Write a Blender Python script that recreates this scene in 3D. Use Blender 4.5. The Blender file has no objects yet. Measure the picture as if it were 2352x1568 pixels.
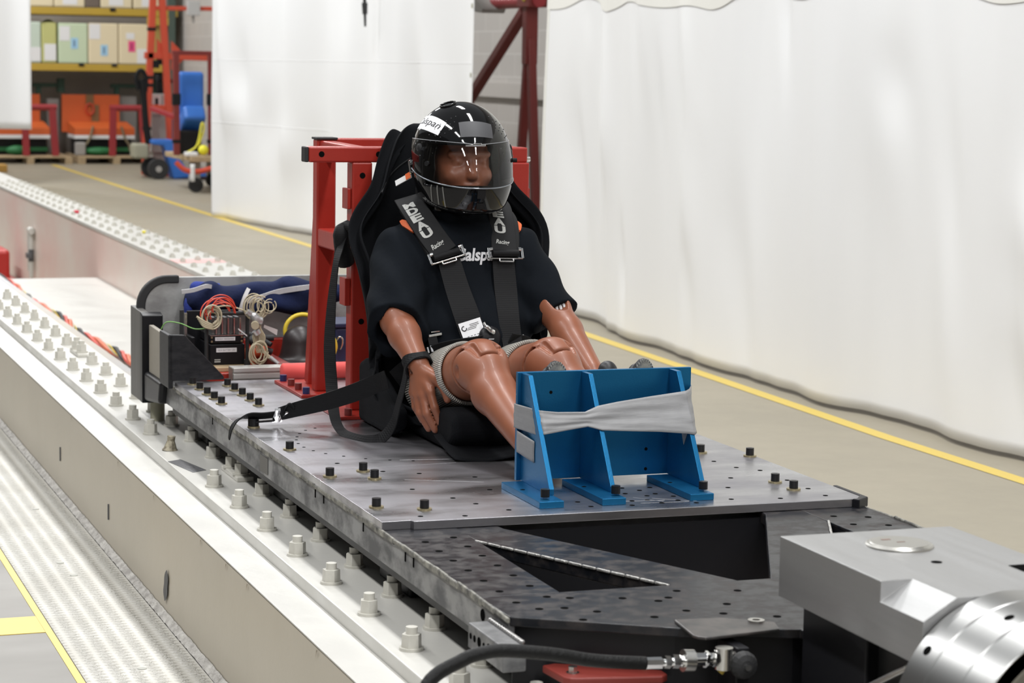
import bpy, bmesh, math, random
import numpy as np
from mathutils import Vector, Matrix
random.seed(7); np.random.seed(7)
SC = bpy.context.scene
COL = SC.collection
# ------------------------------------------------------------------ camera
cam_d = bpy.data.cameras.new('camera'); cam = bpy.data.objects.new('camera', cam_d); COL.objects.link(cam)
cam_d.sensor_width = 36.0; cam_d.lens = 36.0 * 5300 / 2352
_v = Vector((1911.0, -679.0, 5300.0)).normalized()               # the sled's +X axis seen from the camera
_r = math.radians(1.0)
_u = Vector((math.sin(_r), math.cos(_r), 0)); _b = -(_v.dot(_u)) / _v.z
_z = (_u + Vector((0, 0, _b))).normalized(); _y = _z.cross(_v)
_R = Matrix((_v, _y, _z))
cam.matrix_world = Matrix.Translation((5.981, -2.055, 1.58)) @ _R.to_4x4()
cam_d.clip_end = 200
cam_d.dof.use_dof = True; cam_d.dof.focus_distance = 6.0; cam_d.dof.aperture_fstop = 7.1
SC.camera = cam
# ------------------------------------------------------------------ light
w = bpy.data.worlds.new('hall'); SC.world = w; w.use_nodes = True
_bg = w.node_tree.nodes['Background']; _bg.inputs[0].default_value = (0.93, 0.97, 1.0, 1); _bg.inputs[1].default_value = 0.25
def lamp(x, y, z, sx, sy, power, rot=(0, 0, 0), col=(1.0, 1.0, 0.995)):
    d = bpy.data.lights.new('ceiling_light', 'AREA'); d.shape = 'RECTANGLE'; d.size = sx; d.size_y = sy
    d.energy = power; d.color = col
    o = bpy.data.objects.new('ceiling_light', d); COL.objects.link(o); o.location = (x, y, z); o.rotation_euler = rot
    return o
for lx in (-26, -20, -14, -8.5, -4.2, -0.6, 2.6, 6.0, 9.5, 13.0):
    for ly in (-3.6, 0.9):
        lamp(lx, ly, 6.2, 2.0, 0.45, 235 if lx < -12 else 165 if lx < -6 else 128)
SC.view_settings.view_transform = 'Standard'; SC.view_settings.look = 'None'
SC.view_settings.gamma = 1.0; SC.view_settings.use_curve_mapping = False
SC.view_settings.exposure = 0.0
# ------------------------------------------------------------------ mesh helpers
class MB:
    def __init__(s): s.v = []; s.f = []; s.sm = []
    def add(s, vs, fs, smooth=False):
        b = len(s.v); s.v.extend([tuple(p) for p in vs])
        for f in fs: s.f.append(tuple(i + b for i in f)); s.sm.append(smooth)
        return s
    def box(s, x0, x1, y0, y1, z0, z1, M=None):
        vs = [Vector((x, y, z)) for x in (x0, x1) for y in (y0, y1) for z in (z0, z1)]
        if M is not None: vs = [M @ p for p in vs]
        return s.add(vs, [(0, 1, 3, 2), (4, 6, 7, 5), (0, 4, 5, 1), (2, 3, 7, 6), (0, 2, 6, 4), (1, 5, 7, 3)])
    def bar(s, p0, p1, wy, wz, up=(0, 0, 1)):                      # square tube from p0 to p1
        p0 = Vector(p0); p1 = Vector(p1); d = (p1 - p0); L = d.length; d.normalize()
        up = Vector(up)
        if abs(d.dot(up)) > .99: up = Vector((1, 0, 0))
        r = up.cross(d).normalized(); u = d.cross(r)
        M = Matrix((d, r, u)).transposed().to_4x4(); M.translation = p0
        return s.box(0, L, -wy / 2, wy / 2, -wz / 2, wz / 2, M)
    def prism(s, poly, axis, a, b):                                # polygon in the two other axes, extruded
        def mk(p, t):
            return {'x': (t, p[0], p[1]), 'y': (p[0], t, p[1]), 'z': (p[0], p[1], t)}[axis]
        n = len(poly); vs = [mk(p, a) for p in poly] + [mk(p, b) for p in poly]
        fs = [tuple(range(n))[::-1], tuple(range(n, 2 * n))] + [(i, (i + 1) % n, n + (i + 1) % n, n + i) for i in range(n)]
        return s.add(vs, fs)
    def cyl(s, p0, p1, r0, r1=None, n=18, smooth=True, cap=True):
        r1 = r0 if r1 is None else r1
        p0 = Vector(p0); p1 = Vector(p1); d = (p1 - p0).normalized()
        a = d.orthogonal().normalized(); b = d.cross(a)
        A = [p0 + r0 * (a * math.cos(t) + b * math.sin(t)) for t in [2 * math.pi * i / n for i in range(n)]]
        B = [p1 + r1 * (a * math.cos(t) + b * math.sin(t)) for t in [2 * math.pi * i / n for i in range(n)]]
        s.add(A + B, [(i, (i + 1) % n, n + (i + 1) % n, n + i) for i in range(n)], smooth)
        if cap: s.add(A, [tuple(range(n))[::-1]]); s.add(B, [tuple(range(n))])
        return s
    def lathe(s, prof, c, ax, n=24, smooth=True, hard=False):      # prof: (radius, along)
        if hard:
            for p, q in zip(prof, prof[1:]): s.lathe([p, q], c, ax, n, smooth)
            return s
        c = Vector(c); d = Vector(ax).normalized(); a = d.orthogonal().normalized(); b = d.cross(a)
        vs = []
        for r, h in prof:
            for i in range(n):
                t = 2 * math.pi * i / n; vs.append(c + d * h + r * (a * math.cos(t) + b * math.sin(t)))
        m = len(prof)
        return s.add(vs, [(j * n + i, j * n + (i + 1) % n, (j + 1) * n + (i + 1) % n, (j + 1) * n + i) for j in range(m - 1) for i in range(n)], smooth)
    def tube(s, pts, r, n=8, sub=1, closed=False):
        pts = [Vector(p) for p in pts]
        if sub > 1: pts = smooth_path(pts, sub)
        m = len(pts); rr = r if isinstance(r, (list, tuple)) else [r] * m
        if len(rr) != m: rr = [rr[int(i * (len(rr) - 1) / max(1, m - 1))] for i in range(m)]
        vs = []; a = None
        for i, p in enumerate(pts):
            d = (pts[min(i + 1, m - 1)] - pts[max(i - 1, 0)]).normalized()
            a = d.orthogonal().normalized() if a is None else (a - d * a.dot(d)).normalized()
            b = d.cross(a)
            vs += [p + rr[i] * (a * math.cos(2 * math.pi * k / n) + b * math.sin(2 * math.pi * k / n)) for k in range(n)]
        s.add(vs, [(j * n + i, j * n + (i + 1) % n, (j + 1) * n + (i + 1) % n, (j + 1) * n + i) for j in range(m - 1) for i in range(n)], True)
        s.add(vs[:n], [tuple(range(n))[::-1]]); s.add(vs[-n:], [tuple(range(n))])
        return s
    def ribbon(s, pts, dirs, width, th, sub=1, lift=None):         # flat strap: centre points, cross directions
        pts = [Vector(p) for p in pts]; dirs = [Vector(d).normalized() for d in dirs]
        W = width if isinstance(width, (list, tuple)) else [width] * len(pts)
        if sub > 1:
            k = len(pts); W = list(np.interp(np.linspace(0, k - 1, (k - 1) * sub + 1), range(k), W))
            pts = smooth_path(pts, sub); dirs = [d.normalized() for d in smooth_path(dirs, sub)]
        m = len(pts); vs = []
        for i in range(m):
            t = (pts[min(i + 1, m - 1)] - pts[max(i - 1, 0)]).normalized()
            d = (dirs[i] - t * dirs[i].dot(t)).normalized(); nrm = d.cross(t).normalized()
            for a, b in ((-1, -1), (1, -1), (1, 1), (-1, 1)):
                vs.append(pts[i] + d * (a * W[i] / 2) + nrm * (b * th / 2))
        fs = [(j * 4 + i, j * 4 + (i + 1) % 4, (j + 1) * 4 + (i + 1) % 4, (j + 1) * 4 + i) for j in range(m - 1) for i in range(4)]
        fs += [(3, 2, 1, 0), tuple((m - 1) * 4 + i for i in range(4))]
        s.add(vs, fs); return s
    def grid(s, fn, nu, nv, smooth=True):
        vs = [fn(i / nu, j / nv) for j in range(nv + 1) for i in range(nu + 1)]
        return s.add(vs, [(j * (nu + 1) + i, j * (nu + 1) + i + 1, (j + 1) * (nu + 1) + i + 1, (j + 1) * (nu + 1) + i) for j in range(nv) for i in range(nu)], smooth)
    def ball(s, c, r, nu=16, nv=10):
        r = (r, r, r) if not isinstance(r, (tuple, list)) else r
        return s.grid(lambda u, v: (c[0] + r[0] * math.cos(2 * math.pi * u) * math.sin(math.pi * v), c[1] + r[1] * math.sin(2 * math.pi * u) * math.sin(math.pi * v), c[2] - r[2] * math.cos(math.pi * v)), nu, nv)
    def build(s, name, mat, parent=None, bevel=0, seg=2, subsurf=0, solid=0):
        L = ROOT.get(root_of(parent).name, Vector()) if parent is not None else Vector()
        me = bpy.data.meshes.new(name)
        me.from_pydata([(p[0] - L[0], p[1] - L[1], p[2] - L[2]) for p in s.v], [], s.f); me.update()
        me.polygons.foreach_set('use_smooth', s.sm)
        me.materials.append(mat)
        o = bpy.data.objects.new(name, me); COL.objects.link(o)
        if parent is not None: o.parent = parent
        if solid:
            m = o.modifiers.new('solid', 'SOLIDIFY'); m.thickness = solid; m.offset = 0
        if bevel:
            m = o.modifiers.new('bevel', 'BEVEL'); m.width = bevel; m.segments = seg; m.limit_method = 'ANGLE'; m.angle_limit = math.radians(35)
        if subsurf:
            m = o.modifiers.new('sub', 'SUBSURF'); m.levels = subsurf; m.render_levels = subsurf
        return o
ROOT = {}
def root_of(o):
    while o.parent is not None: o = o.parent
    return o
def smooth_path(pts, sub):
    pts = [Vector(p) for p in pts]; out = []
    for i in range(len(pts) - 1):
        p0, p1, p2, p3 = pts[max(i - 1, 0)], pts[i], pts[i + 1], pts[min(i + 2, len(pts) - 1)]
        for k in range(sub):
            t = k / sub
            out.append(.5 * ((2 * p1) + (p2 - p0) * t + (2 * p0 - 5 * p1 + 4 * p2 - p3) * t * t + (3 * p1 - p0 - 3 * p2 + p3) * t ** 3))
    out.append(pts[-1]); return out
def thing(name, label, cat, loc=(0, 0, 0), group=None):
    o = bpy.data.objects.new(name, None); COL.objects.link(o); o.location = loc; o.empty_display_size = .05
    ROOT[o.name] = Vector(loc); return tag(o, label, cat, group)
def tag(o, label=None, cat=None, group=None, kind=None):
    if label: o['label'] = label
    if cat: o['category'] = cat
    if group: o['group'] = group
    if kind: o['kind'] = kind
    return o
def struct(name, mb, mat, **k): return tag(mb.build(name, mat, **k), kind='structure')
def inst(name, me, parent, p, rot=None):                           # a part sharing mesh data, at world point p
    o = bpy.data.objects.new(name, me); COL.objects.link(o); o.parent = parent
    q = parent; base = Vector()
    while q is not None: base += q.location; q = q.parent
    o.location = Vector(p) - base
    if rot: o.rotation_euler = rot
    return o
def mesh_of(mb, name, mats):
    me = bpy.data.meshes.new(name); me.from_pydata(mb.v, [], mb.f); me.update()
    me.polygons.foreach_set('use_smooth', mb.sm); me.materials.append(mats); return me
def dup(root, loc, label, group=None):
    r = root.copy(); COL.objects.link(r); r.location = loc; ROOT[r.name] = Vector(loc); r['label'] = label
    if group: r['group'] = group
    for ch in list(root.children):
        c = ch.copy(); COL.objects.link(c); c.parent = r
        for g in list(ch.children):
            q = g.copy(); COL.objects.link(q); q.parent = c
    return r
def discs(name, m, parent, pts, r, t=.0005, n=12, axis='z'):        # one small recess per point, sharing a mesh
    d = {'x': (t, 0, 0), 'y': (0, t, 0), 'z': (0, 0, t)}[axis]
    me = mesh_of(MB().cyl((0, 0, 0), d, r, n=n), name, M[m] if isinstance(m, str) else m)
    for p in pts: inst(name, me, parent, p)
# ------------------------------------------------------------------ materials
def mat(name, col, rough=.5, metal=0., var=None, bump=None, coat=0., sheen=0., rvar=0., spec=None, aniso=None):
    """var = (scale, amount, stretch xyz, second colour); bump = (scale, strength, stretch)"""
    m = bpy.data.materials.new(name); m.use_nodes = True; nt = m.node_tree; N = nt.nodes; Lk = nt.links
    p = N['Principled BSDF']; p.inputs['Base Color'].default_value = (*col, 1); p.inputs['Roughness'].default_value = rough
    p.inputs['Metallic'].default_value = metal
    if coat: p.inputs['Coat Weight'].default_value = coat; p.inputs['Coat Roughness'].default_value = .08
    if sheen: p.inputs['Sheen Weight'].default_value = sheen; p.inputs['Sheen Roughness'].default_value = .6
    if spec is not None: p.inputs['Specular IOR Level'].default_value = spec
    tc = N.new('ShaderNodeTexCoord')
    def noise(scale, st, detail=5):
        mp = N.new('ShaderNodeMapping'); mp.inputs['Scale'].default_value = st or (1, 1, 1); Lk.new(tc.outputs['Object'], mp.inputs['Vector'])
        n = N.new('ShaderNodeTexNoise'); n.inputs['Scale'].default_value = scale; n.inputs['Detail'].default_value = 9 if scale == 24 else detail
        n.inputs['Roughness'].default_value = .6; Lk.new(mp.outputs['Vector'], n.inputs['Vector']); return n
    if var:
        sc, amt, st, c2 = (list(var) + [None, None])[:4]; lo, hi = var[4] if len(var) > 4 else (.35, .65)
        n = noise(sc, st)
        rmp = N.new('ShaderNodeMapRange'); rmp.inputs['From Min'].default_value = lo; rmp.inputs['From Max'].default_value = hi
        Lk.new(n.outputs['Fac'], rmp.inputs['Value'])
        mx = N.new('ShaderNodeMix'); mx.data_type = 'RGBA'
        c2 = c2 or tuple(c * .55 for c in col)
        mx.inputs['A'].default_value = (*col, 1); mx.inputs['B'].default_value = (*c2, 1)
        ml = N.new('ShaderNodeMath'); ml.operation = 'MULTIPLY'; ml.inputs[1].default_value = amt
        Lk.new(rmp.outputs['Result'], ml.inputs[0]); Lk.new(ml.outputs[0], mx.inputs['Factor']); Lk.new(mx.outputs['Result'], p.inputs['Base Color'])
        if rvar:
            ra = N.new('ShaderNodeMath'); ra.operation = 'MULTIPLY_ADD'; ra.inputs[1].default_value = rvar; ra.inputs[2].default_value = rough
            Lk.new(rmp.outputs['Result'], ra.inputs[0]); Lk.new(ra.outputs[0], p.inputs['Roughness'])
    if bump:
        sc, stg, st = (list(bump) + [None])[:3]
        n = noise(sc, st, 3); b = N.new('ShaderNodeBump'); b.inputs['Strength'].default_value = stg; b.inputs['Distance'].default_value = .01
        Lk.new(n.outputs['Fac'], b.inputs['Height']); Lk.new(b.outputs['Normal'], p.inputs['Normal'])
    return m
def wave_bump(m, scale, strength, direction='X', dist=.002, rot=(0, 0, 0)):
    nt = m.node_tree; N = nt.nodes; p = N['Principled BSDF']
    tc = N.new('ShaderNodeTexCoord'); mp = N.new('ShaderNodeMapping'); mp.inputs['Rotation'].default_value = rot
    nt.links.new(tc.outputs['Object'], mp.inputs['Vector'])
    wv = N.new('ShaderNodeTexWave'); wv.bands_direction = direction; wv.inputs['Scale'].default_value = scale
    nt.links.new(mp.outputs['Vector'], wv.inputs['Vector'])
    b = N.new('ShaderNodeBump'); b.inputs['Strength'].default_value = strength; b.inputs['Distance'].default_value = dist
    nt.links.new(wv.outputs['Fac'], b.inputs['Height']); nt.links.new(b.outputs['Normal'], p.inputs['Normal']); return wv
M = {}
M['floor'] = mat('concrete_floor', (.305, .272, .205), .42, var=(1.3, .5, None, (.255, .232, .185)), rvar=.15)
M['floor_grey'] = mat('grey_concrete_floor', (.245, .232, .212), .45, var=(1.6, .5, (1, .4, 1), (.205, .197, .183)), rvar=.15)
M['walk'] = mat('walkway_paint', (.56, .545, .50), .45, var=(3, .4, None, (.43, .41, .36)), rvar=.2)
M['yellow_tape'] = mat('yellow_tape', (.64, .47, .085), .45, var=(9, .3, None, (.56, .43, .12)))
M['rail_paint'] = mat('white_rail_paint', (.575, .565, .53), .3, var=(4, .4, (1, 1, 1), (.50, .485, .44)), rvar=.15, bump=(60, .04))
M['rail_side'] = mat('cream_rail_paint', (.53, .48, .395), .42, var=(2.5, .4, None, (.45, .41, .33)), bump=(40, .05))
M['rail_pink'] = mat('pink_rail_paint', (.78, .70, .63), .4, var=(.9, .85, (1, 1, 1.5), (.76, .53, .48)))
M['pit'] = mat('pit_floor', (.45, .38, .33), .6)
M['bolt_paint'] = mat('painted_bolt', (.60, .585, .53), .35, var=(40, .4, None, (.46, .44, .38)))
M['curtain'] = mat('white_curtain', (.80, .81, .82), .75, var=(.5, .25, None, (.755, .75, .725)))
M['hem_and_shade'] = mat('beige_hem_and_shade', (.76, .755, .71), .8)  # hem cloth, also the painted shade on the upper curtain strip
M['block'] = mat('block_wall', (.44, .41, .38), .7)
M['back'] = mat('back_wall', (.50, .45, .40), .8, var=(1, .4))
M['black'] = mat('black_steel', (.010, .011, .014), .30, var=(24, .62, (1, .8, 1), (.060, .049, .044), (.44, .70)), rvar=.3, spec=.3)
M['black_clean'] = mat('black_paint', (.010, .010, .012), .38, spec=.25)
M['rubber'] = mat('black_rubber', (.018, .018, .019), .65)
M['alu'] = mat('brushed_aluminium', (.54, .54, .56), .24, 1., var=(6, .85, (1, .35, 1), (.27, .26, .285)), rvar=.22, bump=(90, .03, (.06, 1, 1)))
M['alu_edge'] = mat('aluminium_edge', (.62, .61, .57), .4, 1.)
M['machined'] = mat('machined_steel', (.46, .46, .46), .40, 1., var=(22, .3, (.07, 1, 1), (.36, .36, .36)), rvar=.10)
M['turned'] = mat('turned_steel', (.37, .37, .365), .30, 1., bump=(260, .03, (1, .02, .02)))
M['grey_steel'] = mat('grey_painted_steel', (.20, .20, .20), .38, var=(8, .85, (1, 1, 1.6), (.06, .06, .064), (.42, .62)), rvar=.2)
M['weld'] = mat('scuffed_edge', (.30, .29, .25), .6, var=(30, .9, None, (.03, .03, .03)), bump=(80, .4))
M['galv'] = mat('scuffed_aluminium_wall', (.42, .42, .41), .5, .3, var=(11, .85, (1, .6, 1), (.24, .235, .23), (.42, .62)))
M['tan'] = mat('tan_plate', (.33, .30, .25), .5, var=(6, .3))
M['red'] = mat('red_frame_paint', (.35, .024, .015), .34, var=(6, .35, None, (.25, .017, .011)), bump=(70, .05))
M['dark_red'] = mat('dark_red_paint', (.20, .026, .022), .45, var=(4, .3))
M['red_stand'] = mat('red_stand_paint', (.30, .025, .03), .45)
M['orange_red'] = mat('gantry_red_paint', (.58, .07, .03), .45)
M['orange'] = mat('orange_paint', (.62, .12, .025), .55)
M['blue_ano'] = mat('blue_anodised', (.010, .085, .19), .36, .75, bump=(220, .05))
M['blue_ano'].node_tree.nodes['Principled BSDF'].inputs['Base Color'].default_value = (.012, .15, .33, 1)
M['blue'] = mat('blue_plastic', (.035, .16, .55), .45)
M['duct'] = mat('grey_duct_tape', (.26, .26, .265), .45, var=(12, .3), bump=(25, .25, (.3, .3, 1.6)))
M['cap_screw'] = mat('black_oxide_screw', (.016, .016, .017), .35, .4)
M['washer'] = mat('brass_washer', (.42, .36, .22), .35, .8)
M['steel'] = mat('bright_steel', (.62, .61, .58), .25, 1.)
M['chrome'] = mat('chrome', (.80, .80, .80), .10, 1.)
M['hole'] = mat('hole_shadow', (.006, .006, .006), .9, spec=0.)
M['seat'] = mat('black_seat_fabric', (.0055, .006, .0075), .88, bump=(420, .2), spec=.12)
M['web'] = mat('black_webbing', (.008, .008, .009), .65, spec=.2); wave_bump(M['web'], 55, .12, 'Z')
M['shirt'] = mat('black_t_shirt', (.0062, .008, .011), .92, spec=.1, bump=(14, .3))
M['vinyl'] = mat('orange_brown_vinyl', (.275, .098, .052), .36, var=(9, .55, None, (.215, .07, .036)), rvar=.12, coat=.06)
M['shorts'] = mat('grey_ribbed_knit', (.42, .40, .36), .9)
M['helmet'] = mat('black_helmet_gloss', (.005, .005, .0055), .06, spec=.42)
M['matte'] = mat('matte_black', (.009, .009, .010), .7, spec=.25)
M['grey_patch'] = mat('dark_grey_tape', (.062, .062, .068), .55)
M['white_label'] = mat('white_label', (.80, .80, .82), .4)
M['ink'] = mat('black_ink', (.02, .02, .025), .6)
M['print'] = mat('white_print', (.62, .62, .64), .6)
M['grey_print'] = mat('grey_print', (.45, .45, .43), .6)
M['orange_trim'] = mat('orange_trim', (.70, .13, .03), .6)
M['white'] = mat('white_plastic', (.78, .78, .78), .4)
M['wood'] = mat('pallet_wood', (.46, .34, .20), .7, var=(10, .5))
M['rack_yellow'] = mat('rack_yellow', (.50, .33, .035), .5, var=(1.2, .4, None, (.38, .26, .05)))
M['rack_green'] = mat('rack_green', (.07, .10, .08), .6)
M['card_cream'] = mat('cream_carton', (.76, .66, .45), .7)
M['card_green'] = mat('pale_green_carton', (.56, .66, .46), .7)
M['card_mint'] = mat('mint_carton', (.55, .64, .54), .7)
M['card_brown'] = mat('brown_carton', (.16, .125, .10), .8)
M['card_lime'] = mat('yellow_green_carton', (.52, .52, .20), .7)
M['pink'] = mat('pink_label', (.80, .09, .25), .6)
M['lblue'] = mat('pale_blue_label', (.36, .60, .78), .6)
M['green'] = mat('green_paint', (.02, .16, .05), .6)
M['dark_green'] = mat('dark_green_paint', (.012, .05, .03), .6)
M['grey'] = mat('grey_cabinet', (.36, .345, .325), .6)
M['khaki'] = mat('khaki_grey', (.33, .32, .24), .6)
M['foam'] = mat('pink_red_foam', (.78, .10, .09), .7)
M['navy'] = mat('navy_cloth', (.012, .020, .070), .88, spec=.2, var=(5, .6, None, (.007, .009, .026)), bump=(22, .5))
M['royal'] = mat('royal_blue_cloth', (.02, .04, .25), .85, bump=(22, .5))
M['wire_beige'] = mat('beige_wire', (.52, .46, .32), .5)
M['wire_red'] = mat('red_wire', (.62, .06, .03), .45)
M['wire_orange'] = mat('orange_cable', (.62, .13, .05), .5)
M['wire_green'] = mat('green_wire', (.18, .40, .10), .5)
M['yellow_hose'] = mat('yellow_hose', (.75, .56, .05), .45)
M['foil'] = mat('silver_tape', (.5, .5, .5), .35, .6)
M['dk_blue'] = mat('dark_blue_case', (.015, .022, .07), .5)
M['blue_case'] = mat('blue_carton', (.02, .06, .30), .6)
M['sole'] = mat('dusty_sole', (.10, .10, .105), .7, var=(35, .9, None, (.36, .34, .27)))
M['shoe'] = mat('black_shoe_leather', (.014, .014, .016), .45)
M['stitch'] = mat('pale_stitching', (.40, .39, .35), .7)
M['hose'] = mat('black_hydraulic_hose', (.009, .009, .009), .5, spec=.2, bump=(120, .2, (1, 1, 1)))
M['stain_grey'] = mat('bare_patch', (.10, .10, .105), .6)
def glass_mat():
    m = bpy.data.materials.new('clear_visor'); m.use_nodes = True; nt = m.node_tree; N = nt.nodes; N.clear()
    out = N.new('ShaderNodeOutputMaterial'); mix = N.new('ShaderNodeMixShader'); tr = N.new('ShaderNodeBsdfTransparent'); gl = N.new('ShaderNodeBsdfGlossy')
    tr.inputs[0].default_value = (.985, .99, .99, 1); gl.inputs['Roughness'].default_value = .03
    fr = N.new('ShaderNodeFresnel'); fr.inputs[0].default_value = 1.5
    nt.links.new(fr.outputs[0], mix.inputs[0]); nt.links.new(tr.outputs[0], mix.inputs[1]); nt.links.new(gl.outputs[0], mix.inputs[2]); nt.links.new(mix.outputs[0], out.inputs[0])
    return m
M['visor'] = glass_mat()
# block wall: mortar courses as a procedural brick pattern on the wall itself
def block_nodes(m, flat):
    nt = m.node_tree; N = nt.nodes; p = N['Principled BSDF']; tc = N.new('ShaderNodeTexCoord'); sep = N.new('ShaderNodeSeparateXYZ'); cmb = N.new('ShaderNodeCombineXYZ')
    nt.links.new(tc.outputs['Object'], sep.inputs[0]); nt.links.new(sep.outputs[flat], cmb.inputs[0]); nt.links.new(sep.outputs['Z'], cmb.inputs[1])
    b = N.new('ShaderNodeTexBrick'); b.inputs['Scale'].default_value = 1; b.inputs['Brick Width'].default_value = .41; b.inputs['Row Height'].default_value = .2045
    b.inputs['Mortar Size'].default_value = .006; b.inputs['Color1'].default_value = (.50, .47, .44, 1); b.inputs['Color2'].default_value = (.47, .445, .42, 1); b.inputs['Mortar'].default_value = (.58, .56, .53, 1)
    nt.links.new(cmb.outputs[0], b.inputs['Vector']); nt.links.new(b.outputs['Color'], p.inputs['Base Color'])
block_nodes(M['block'], 'X')
# ribbed knit and tread pattern
def tread_nodes(m):
    nt = m.node_tree; N = nt.nodes; p = N['Principled BSDF']; tc = N.new('ShaderNodeTexCoord'); mp = N.new('ShaderNodeMapping')
    mp.inputs['Scale'].default_value = (1, 1, 1); nt.links.new(tc.outputs['Object'], mp.inputs[0])
    wx = N.new('ShaderNodeTexWave'); wx.bands_direction = 'X'; wx.inputs['Scale'].default_value = 11; wx.inputs['Distortion'].default_value = 2.0; wx.inputs['Detail Scale'].default_value = 12
    wy = N.new('ShaderNodeTexWave'); wy.bands_direction = 'Y'; wy.inputs['Scale'].default_value = 6.5
    nt.links.new(mp.outputs[0], wx.inputs[0]); nt.links.new(mp.outputs[0], wy.inputs[0])
    ml = N.new('ShaderNodeMath'); ml.operation = 'MULTIPLY'; nt.links.new(wx.outputs['Fac'], ml.inputs[0]); nt.links.new(wy.outputs['Fac'], ml.inputs[1])
    b = N.new('ShaderNodeBump'); b.inputs['Strength'].default_value = 1.0; b.inputs['Distance'].default_value = .011
    nt.links.new(ml.outputs[0], b.inputs['Height']); nt.links.new(b.outputs['Normal'], p.inputs['Normal'])
tread_nodes(M['walk'])
def text_geo(body, shear=0.0, bold=0.0):                            # letters as flat faces, scaled to a 1x1 box later
    cu = bpy.data.curves.new('txt', 'FONT'); cu.body = body; cu.shear = shear; cu.offset = bold; cu.resolution_u = 3
    o = bpy.data.objects.new('txt', cu); COL.objects.link(o); dg = bpy.context.evaluated_depsgraph_get()
    me = bpy.data.meshes.new_from_object(o.evaluated_get(dg)); vs = np.array([v.co[:2] for v in me.vertices]); fs = [tuple(p.vertices) for p in me.polygons]
    bpy.data.objects.remove(o); bpy.data.curves.remove(cu); bpy.data.meshes.remove(me)
    lo = vs.min(0); hi = vs.max(0); return (vs - lo) / (hi - lo).max(), fs, (hi - lo) / (hi - lo).max()
def add_text(mb, body, fn, box, shear=0., bold=0., vertical=False):
    """place text in (u0,u1,v0,v1) of a surface map fn(u,v)"""
    vs, fs, ext = text_geo(body, shear, bold); u0, u1, v0, v1 = box
    P = [fn(u0 + (u1 - u0) * p[0] / ext[0], v0 + (v1 - v0) * p[1] / ext[1]) for p in vs]
    mb.add(P, fs)
# ================================================================== SETTING
mb = MB()
mb.add([(-32, .72, 0), (17.2, .72, 0), (17.2, 6, 0), (-32, 6, 0)], [(0, 1, 2, 3)])
mb.add([(-32, -.80, -.42), (17.2, -.80, -.42), (17.2, .72, -.42), (-32, .72, -.42)], [(0, 1, 2, 3)])
struct('floor', mb, M['floor'])
mb = MB(); mb.add([(-32, -9.2, 0), (17.2, -9.2, 0), (17.2, -.80, 0), (-32, -.80, 0)], [(0, 1, 2, 3)]); struct('floor', mb, M['floor_grey'])
mb = MB(); mb.box(-32, 17.2, 4.95, 5.2, -.02, 7); struct('wall_right', mb, M['block'])
mb = MB(); mb.box(-29.75, -29.55, -9.2, 5.2, -.02, 7); struct('wall_back', mb, M['back'])
mb = MB(); mb.box(-32, 17, -9.2, -9.0, -.02, 7); struct('wall_left', mb, mat('left_wall', (.07, .066, .062), .8))
mb = MB(); mb.box(17, 17.2, -9.2, 5.2, -.02, 7); struct('wall_front', mb, mat('front_wall', (.24, .23, .22), .8))
mb = MB(); mb.box(-20, 6, 4.90, 4.95, 1.245, 1.375); struct('trim_1', mb, mat('painted_ledge', (.50, .47, .44), .6))
# walkway plate beside the rail
mb = MB(); mb.box(-9, 5, -1.128, -.822, -.004, .003)
wk = tag(mb.build('walkway_plate', M['walk']), 'white painted tread plate walkway along the foot of the near rail beam', 'walkway')
mb = MB()
for x, y in ((.189, -.97), (-.936, -.967), (-1.12, -.98), (-2.0, -.93), (.9, -.95), (-2.9, -.99)): mb.cyl((x, y, .002), (x, y, .0045), .012, n=14)
mb.build('countersunk_screw', mat('worn_screw', (.36, .36, .32), .5), wk)
# floor lines
mb = MB(); mb.box(-9, 5, -1.150, -1.130, 0, .0018)
tag(mb.build('yellow_line', M['yellow_tape']), 'narrow yellow floor line along the outer edge of the white walkway', 'floor line')
mb = MB(); mb.box(-.457, -.267, -2.2, -1.1505, 0, .0018)
tag(mb.build('yellow_line', M['yellow_tape']), 'short wide yellow floor stripe running away from the walkway at a right angle', 'floor line')
mb = MB()
ys = [(-27, 2.87), (-22, 2.86), (-18, 2.87), (-12, 2.90), (-7, 2.895), (-4.5, 2.835), (-2.7, 2.785), (0, 2.80), (4, 2.80)]
for (xa, ya), (xb, yb) in zip(ys, ys[1:]):
    hw = .040
    mb.add([(xa, ya - hw, .0018), (xb, yb - hw, .0018), (xb, yb + hw, .0018), (xa, ya + hw, .0018)], [(0, 1, 2, 3)])
tag(mb.build('yellow_line', M['yellow_tape']), 'long yellow floor line in front of the white curtains', 'floor line')
# ---------------------------------------------------------------- near rail beam
nut = MB()
nut.cyl((0, 0, 0), (0, 0, .006), .026, n=18); nut.cyl((0, 0, .006), (0, 0, .034), .0215, .0205, n=6, smooth=False); nut.cyl((0, 0, .034), (0, 0, .049), .0125, n=14)
nut_me = mesh_of(nut, 'rail_bolt', M['bolt_paint'])
rail = thing('track_rail', 'cream painted steel rail beam along the near side of the sled track', 'rail', (0, -.62, 0))
mb = MB(); mb.box(-16, 3.2, -.80, -.47, 0, .325); mb.build('beam', M['rail_side'], rail, bevel=.004)
mb = MB(); mb.box(-16, 3.2, -.803, -.702, .3255, .330); mb.build('top_flange', M['rail_paint'], rail, bevel=.002)
mb = MB(); mb.box(-16, 3.2, -.702, -.465, .325, .360); mb.build('bolt_plate', M['rail_paint'], rail, bevel=.004)
mb = MB()
wf = lambda u, v: (3.2 - 12 * u, -.802 - .018 * v, .004 + .016 * (1 - v) + .003 * math.sin(900 * u) * math.sin(3.1 * v) + random.uniform(-.002, .002))
mb.grid(wf, 700, 4)
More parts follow.
